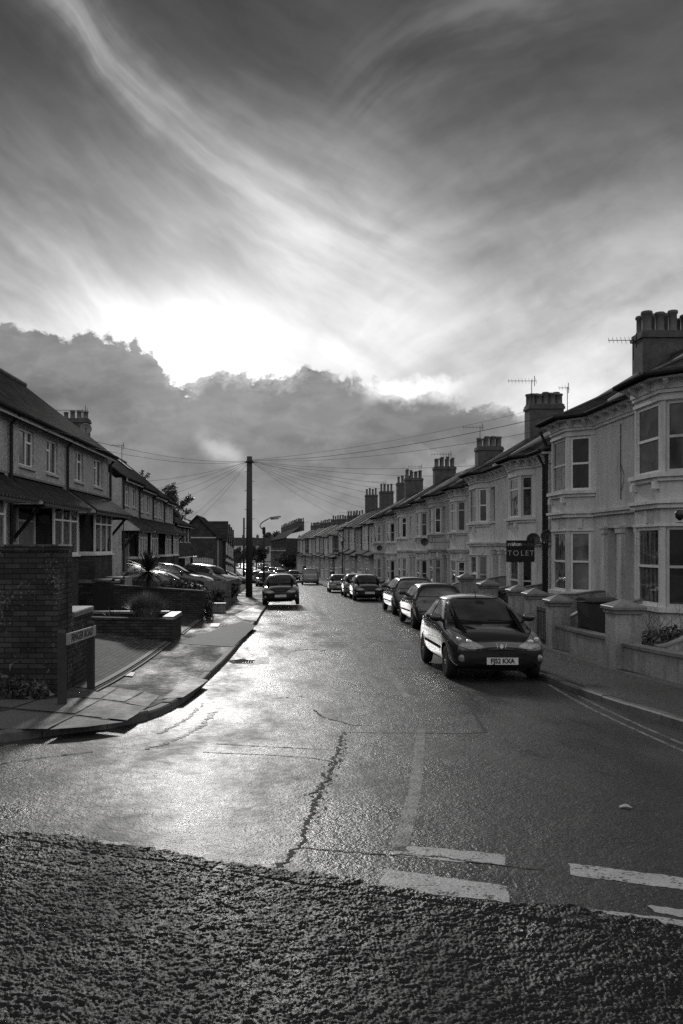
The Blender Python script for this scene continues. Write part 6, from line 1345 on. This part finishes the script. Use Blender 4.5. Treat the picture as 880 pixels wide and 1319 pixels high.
    decal('air_intake', [(-.50, .30), (.50, .30), (.58, .40), (.30, .44), (-.30, .44), (-.58, .40)] if hero else [(-.5, .29), (.5, .29), (.46, .40), (-.46, .40)], 'end', -1, X['plastic'], .003, r=.03)
    strip('bumper_strip', [(-w*.93, zl-.225), (-.5, zl-.215), (.5, zl-.215), (w*.93, zl-.225)], .045 if hero else .03, 'end', -1, X['plastic'], .012)
    strip('bumper_strip', [(-w*.9, .56), (w*.9, .56)], .05, 'end', 1, X['plastic'], .010)
    if not hero: strip('bonnet_seam', [(-.7*w, zl+.02), (-.5*w, zl-.045), (.5*w, zl-.045), (.7*w, zl+.02)], .008, 'end', -1, X['seal'], .002)
    for sg in (-1, 1): strip('bonnet_seam', [(sg*w*.60, .10), (sg*w*.735, .42), (sg*w*.76, sc-.12)] if not hero else [(sg*.40, .12), (sg*.62, .36), (sg*.68, sc-.10)], .009, 'top', 1, X['seal'], .0018)
    strip('bonnet_seam', [(-.30, .085), (.30, .085)], .008, 'top', 1, X['seal'], .0018)
    def plate(y_sgn, z, text=None):
        h_, no, _, _ = bvh.ray_cast(Vector((0, y_sgn*6, z)), Vector((0, -y_sgn, 0))); y = h_.y+y_sgn*.022; b = MB(); b.box(-.262, .262, min(y, y-y_sgn*.014), max(y, y-y_sgn*.014), z-.058, z+.058); pl_ = b.build('number_plate', X['plate'], root, org=(0, 0, 0))
        if text: text_obj('lettering', text, .112, X['black'], pl_, Matrix.Translation((0, y-.003, z))@Matrix.Rotation(R(90), 4, 'X'), .98, .0035, .90)
    plate(-1, .375 if hero else .45, 'FJ52 KXA' if hero else None); plate(1, .66 if kind != 'estate' else .62)
    # wipers
    for x0, x1 in ((-.10, -.62), (.52, .02)):
        P_ = []
        for q in range(6):
            xx = lerp(x0, x1, q/5); zz = hc+.022+.03*(q/5); h_, no, _, _ = bvh.ray_cast(Vector((xx, -6, zz)), Vector((0, 1, 0))); P_.append(h_+no*.02)
        b = MB(); b.tube(P_, .009, 5); b.build('wiper', X['plastic'], root, org=(0, 0, 0))
    h_, no, _, _ = bvh.ray_cast(Vector((0, swt+.12-L/2, 4)), Vector((0, 0, -1))); b = MB(); b.tube([h_, h_+Vector((0, .0, .03)), h_+Vector((0, .17, .17))], [.014, .009, .003], 6); b.build('roof_antenna', X['plastic'], root, org=(0, 0, 0))
    if rails:
        for sg in (-1, 1):
            P_ = []
            for q in range(9):
                yy = lerp(swt+.25, sre-.1, q/8); h_, no, _, _ = bvh.ray_cast(Vector((sg*w*rw*.86, yy-L/2, 4)), Vector((0, 0, -1))); P_.append(h_+Vector((0, 0, .05 if 0 < q < 8 else 0)))
            b = MB(); b.tube(P_, .018, 6); b.build('roof_rail', X['plastic'], root, org=(0, 0, 0))
    # wheels
    for y in wy:
        for sg in (-1, 1):
            cx = sg*(w-.105); b = MB(); hw_ = .088; prof = [(R_*.64, -hw_*.9), (R_*.9, -hw_), (R_*.975, -hw_*.8), (R_, -hw_*.45), (R_, hw_*.45), (R_*.975, hw_*.8), (R_*.9, hw_), (R_*.64, hw_*.9)]
            b.lathe(prof, (cx, y, R_), 30, 'X'); wh = b.build('wheel', X['tyre'], root, smooth=True, org=(0, 0, 0)); b = MB(); fx = sg*(w-.105+.075); s_ = sg
            b.lathe([(R_*.66, fx-cx), (R_*.62, fx-cx-s_*.005), (R_*.60, fx-cx-s_*.05), (.001, fx-cx-s_*.06)] if sg > 0 else [(R_*.66, fx-cx), (R_*.62, fx-cx+.005), (R_*.60, fx-cx+.05), (.001, fx-cx+.06)], (cx, y, R_), 30, 'X')
            for k in range(5):
                t = 2*math.pi*k/5+.3; d = Vector((0, math.cos(t), math.sin(t))); e = Vector((0, -d.z, d.y)); o_ = Vector((cx+(fx-cx)-s_*.012, y, R_)); i_ = Vector((cx+(fx-cx)-s_*.0, y, R_))
                b.add([i_+e*.035, i_-e*.035, o_+d*R_*.62-e*.05, o_+d*R_*.62+e*.05, i_+e*.035-Vector((s_*.04, 0, 0)), i_-e*.035-Vector((s_*.04, 0, 0)), o_+d*R_*.62-e*.05-Vector((s_*.03, 0, 0)), o_+d*R_*.62+e*.05-Vector((s_*.03, 0, 0))], [(0, 1, 2, 3), (4, 7, 6, 5), (0, 3, 7, 4), (1, 5, 6, 2), (2, 6, 7, 3)])
            b.lathe([(.001, fx-cx+s_*.012), (.045, fx-cx+s_*.006), (.05, fx-cx-s_*.02)] if sg > 0 else [(.001, fx-cx+s_*.012), (.045, fx-cx+s_*.006), (.05, fx-cx-s_*.02)], (cx, y, R_), 14, 'X'); b.build('rim', X['rim'], wh, org=(0, 0, 0))
    b = MB(); b.box(-w*.62, w*.62, -L*.42, L*.42, .17, .24); b.build('underside', X['plastic'], root, org=(0, 0, 0))
    if hero:
        # marque emblem: shield outline with a rampant lion
        h_, no, _, _ = bvh.ray_cast(Vector((0, -6, zl-.135)), Vector((0, 1, 0))); y = h_.y-.022; sh = [(-.082, .062), (.082, .062), (.058, -.046), (.036, -.062), (-.036, -.062), (-.058, -.046)]; c = Vector((0, y, zl-.135)); b = MB()
        pts = [c+Vector((a, 0, z)) for a, z in sh]
        for i in range(1, 6): b.tube([pts[i], pts[(i+1) % 6]], .0055, 6)
        em = b.build('emblem', X['upvc'], root, org=(0, 0, 0))
        lion = [(-.022, -.036), (-.010, -.036), (-.006, -.018), (.004, -.014), (.008, -.034), (.020, -.034), (.014, -.012), (.020, .000), (.030, -.004), (.032, .004), (.018, .012), (.016, .020), (.030, .022), (.030, .030), (.014, .032), (.008, .044), (-.006, .046), (-.014, .036), (-.010, .028), (-.020, .020), (-.016, .008), (-.026, .014), (-.034, .030), (-.028, .008), (-.018, -.004), (-.016, -.016)]
        b = MB(); n_ = len(lion); b.add([c+Vector((a*1.15, -.004, z*1.15)) for a, z in lion]+[c+Vector((a*1.15, .010, z*1.15)) for a, z in lion], [tuple(range(n_))]+[(i, (i+1) % n_, n_+(i+1) % n_, n_+i) for i in range(n_)]); b.build('lion_badge', X['upvc'], em, org=(0, 0, 0))
        for k in range(2):
            x_ = -.50+k*.13; decal('bonnet_vent', [(x_, sc-.36), (x_+.10, sc-.36), (x_-.02, sc-.14), (x_-.10, sc-.14)], 'top', 1, X['seal'], .004, r=.02)
        decal('tax_disc', [(-.08, Hh-.17), (.08, Hh-.17), (.06, Hh-.12), (-.06, Hh-.12)], 'end', -1, X['plastic'], .010, r=.01)
    return root
protos = {}
def proto(k):
    if k not in protos:
        protos[k] = {'hero': lambda: make_car('hatch', 3.83, 1.652, 1.43, .735, .93, .98, 1.78, 3.02, 3.56, .99, .70, .285, hero=True),
                     'hatch': lambda: make_car('hatch', 4.1, 1.74, 1.45, .76, .95, 1.02, 1.80, 3.28, 3.86, 1.00, .71, .30),
                     'golf': lambda: make_car('boxy', 4.15, 1.73, 1.44, .74, .96, 1.12, 1.85, 3.42, 3.92, .99, .73, .30),
                     'estate': lambda: make_car('estate', 4.5, 1.76, 1.50, .78, .98, 1.15, 1.90, 4.02, 4.30, 1.03, .74, .31, rails=True),
                     'suv': lambda: make_car('estate', 4.4, 1.82, 1.74, .92, 1.12, 1.12, 1.82, 3.98, 4.22, 1.18, .76, .34, fo=.80, rails=True)}[k]()
        o = protos[k]; o['_free'] = 1; return o
    return protos[k]
CARL = {'hero': 3.83, 'hatch': 4.1, 'golf': 4.15, 'estate': 4.5, 'suv': 4.4}
BL = (PT_['black'],)
def put_car(k, pc, x, y, face, label, rz=0.0, z=None, roll=0.0, sc=1.0, pitch=None, cat='car', group='cars parked along the street'):
    p = proto(k)
    if p.get('_free'): r = p; del r['_free']
    else: r = copy_tree(p)
    L = CARL[k]*sc; yc = y+L/2; meta(r, label, cat, group)
    sl = (H(yc+1.2)-H(yc-1.2))/2.4
    if z is None: z = -(H(yc-1.2)+H(yc+1.2))/2
    r.location = (x, yc, z+.006); r.scale = (sc,)*3
    hd = 0 if face > 0 else math.pi
    pt = (-math.atan(sl) if face > 0 else math.atan(sl)) if pitch is None else pitch
    r.rotation_mode = 'XYZ'; r.rotation_euler = (pt, roll, hd+rz)
    def walk(o):
        if o.type == 'MESH' and o.material_slots:
            sl_ = o.material_slots[0]
            if o.data.materials[0] and o.data.materials[0].name == PT_['black'].name: sl_.link = 'OBJECT'; sl_.material = PT_[pc]
        for c in o.children: walk(c)
    walk(r); return r
put_car('hero', 'black', 3.83, 15.05, 1, 'glossy black small hatchback facing the camera, plate FJ52 KXA, nearest parked car', sc=1.05)
put_car('golf', 'dark', 4.93, 26.6, -1, 'dark hatchback seen from behind, second parked car behind the plate FJ52 KXA one')
put_car('estate', 'dark', 5.15, 33.2, -1, 'dark estate with roof rails seen from behind, third in the line of parked cars')
put_car('hatch', 'black', 4.65, 46.3, 1, 'black hatchback facing the camera beyond the estate with roof rails')
put_car('hatch', 'grey', 4.55, 52.0, 1, 'grey car close behind the black hatchback beyond the estate')
put_car('hatch', 'silver', 4.05, 61.5, 1, 'small pale silver car facing the camera before the far off-roader', sc=.92)
put_car('suv', 'grey', 2.75, 89, -1, 'tall grey off-roader seen from behind, halfway down the hill')
put_car('golf', 'black', 1.2, 106, 1, 'dark car facing the camera just past the tall grey off-roader')
put_car('hatch', 'silver', -.55, 131, 1, 'silver car down the hill, beyond the tall grey off-roader')
put_car('estate', 'grey', -1.0, 146, 1, 'grey estate parked down the hill where the road bends')
put_car('golf', 'silver', -2.2, 158, 1, 'pale car farther round the bend behind the grey estate'); put_car('hatch', 'black', -3.4, 172, 1, 'small dark car at the foot of the hill')
put_car('hatch', 'black', -.14, 38.9, 1, 'dark hatchback alone with two wheels on the kerb beside the tall telegraph pole', roll=R(-2.2), group='cars parked on the pavement side', z=-2.79)
put_car('golf', 'dark', -1.75, 77, 1, 'dark car parked behind the one with two wheels on the kerb, street lamp in front', group='cars parked on the pavement side')
put_car('hatch', 'silver', -2.9, 92, 1, 'silver car seen past the tall pole, behind a dark one', group='cars parked on the pavement side')
put_car('hatch', 'white', -4.6, 120, 1, 'pale car beyond the tall pole, its roof shining', group='cars parked on the pavement side')
put_car('estate', 'silver', -6.2, 150, 1, 'silver estate far beyond the tall pole', group='cars parked on the pavement side')
put_car('suv', 'dark', -4.6, 200, -1, 'dark tall car at the bottom of the hill under the distant trees'); put_car('golf', 'silver', -6.2, 226, -1, 'bright-roofed car climbing into the far bend'); put_car('hatch', 'silver', -9.4, 245, 1, 'last pale car visible in the far bend')
# cars on the drives
dg_ = 'cars parked on the front drives'
put_car('hatch', 'dark', -5.35, 35.3, 1, 'dark car side-on on the drive behind the long wall, nearer of two', rz=R(90), z=-2.50, pitch=R(0), group=dg_, sc=.97, roll=0)
put_car('estate', 'black', -5.55, 38.6, 1, 'second dark car side-on behind the nearer drive car, slightly higher', rz=R(90), z=-2.32, pitch=0, group=dg_)
put_car('estate', 'silver', -4.75, 52.4, 1, 'silver estate parked nose to the street on a sloping drive', rz=R(55), z=-2.62, pitch=R(4), group=dg_, sc=.93)
put_car('hatch', 'dark', -5.6, 82, 1, 'dark car on a drive below the gable-fronted houses', rz=R(80), group=dg_)
for k, o in protos.items():
    if o.get('_free'): del o['_free']
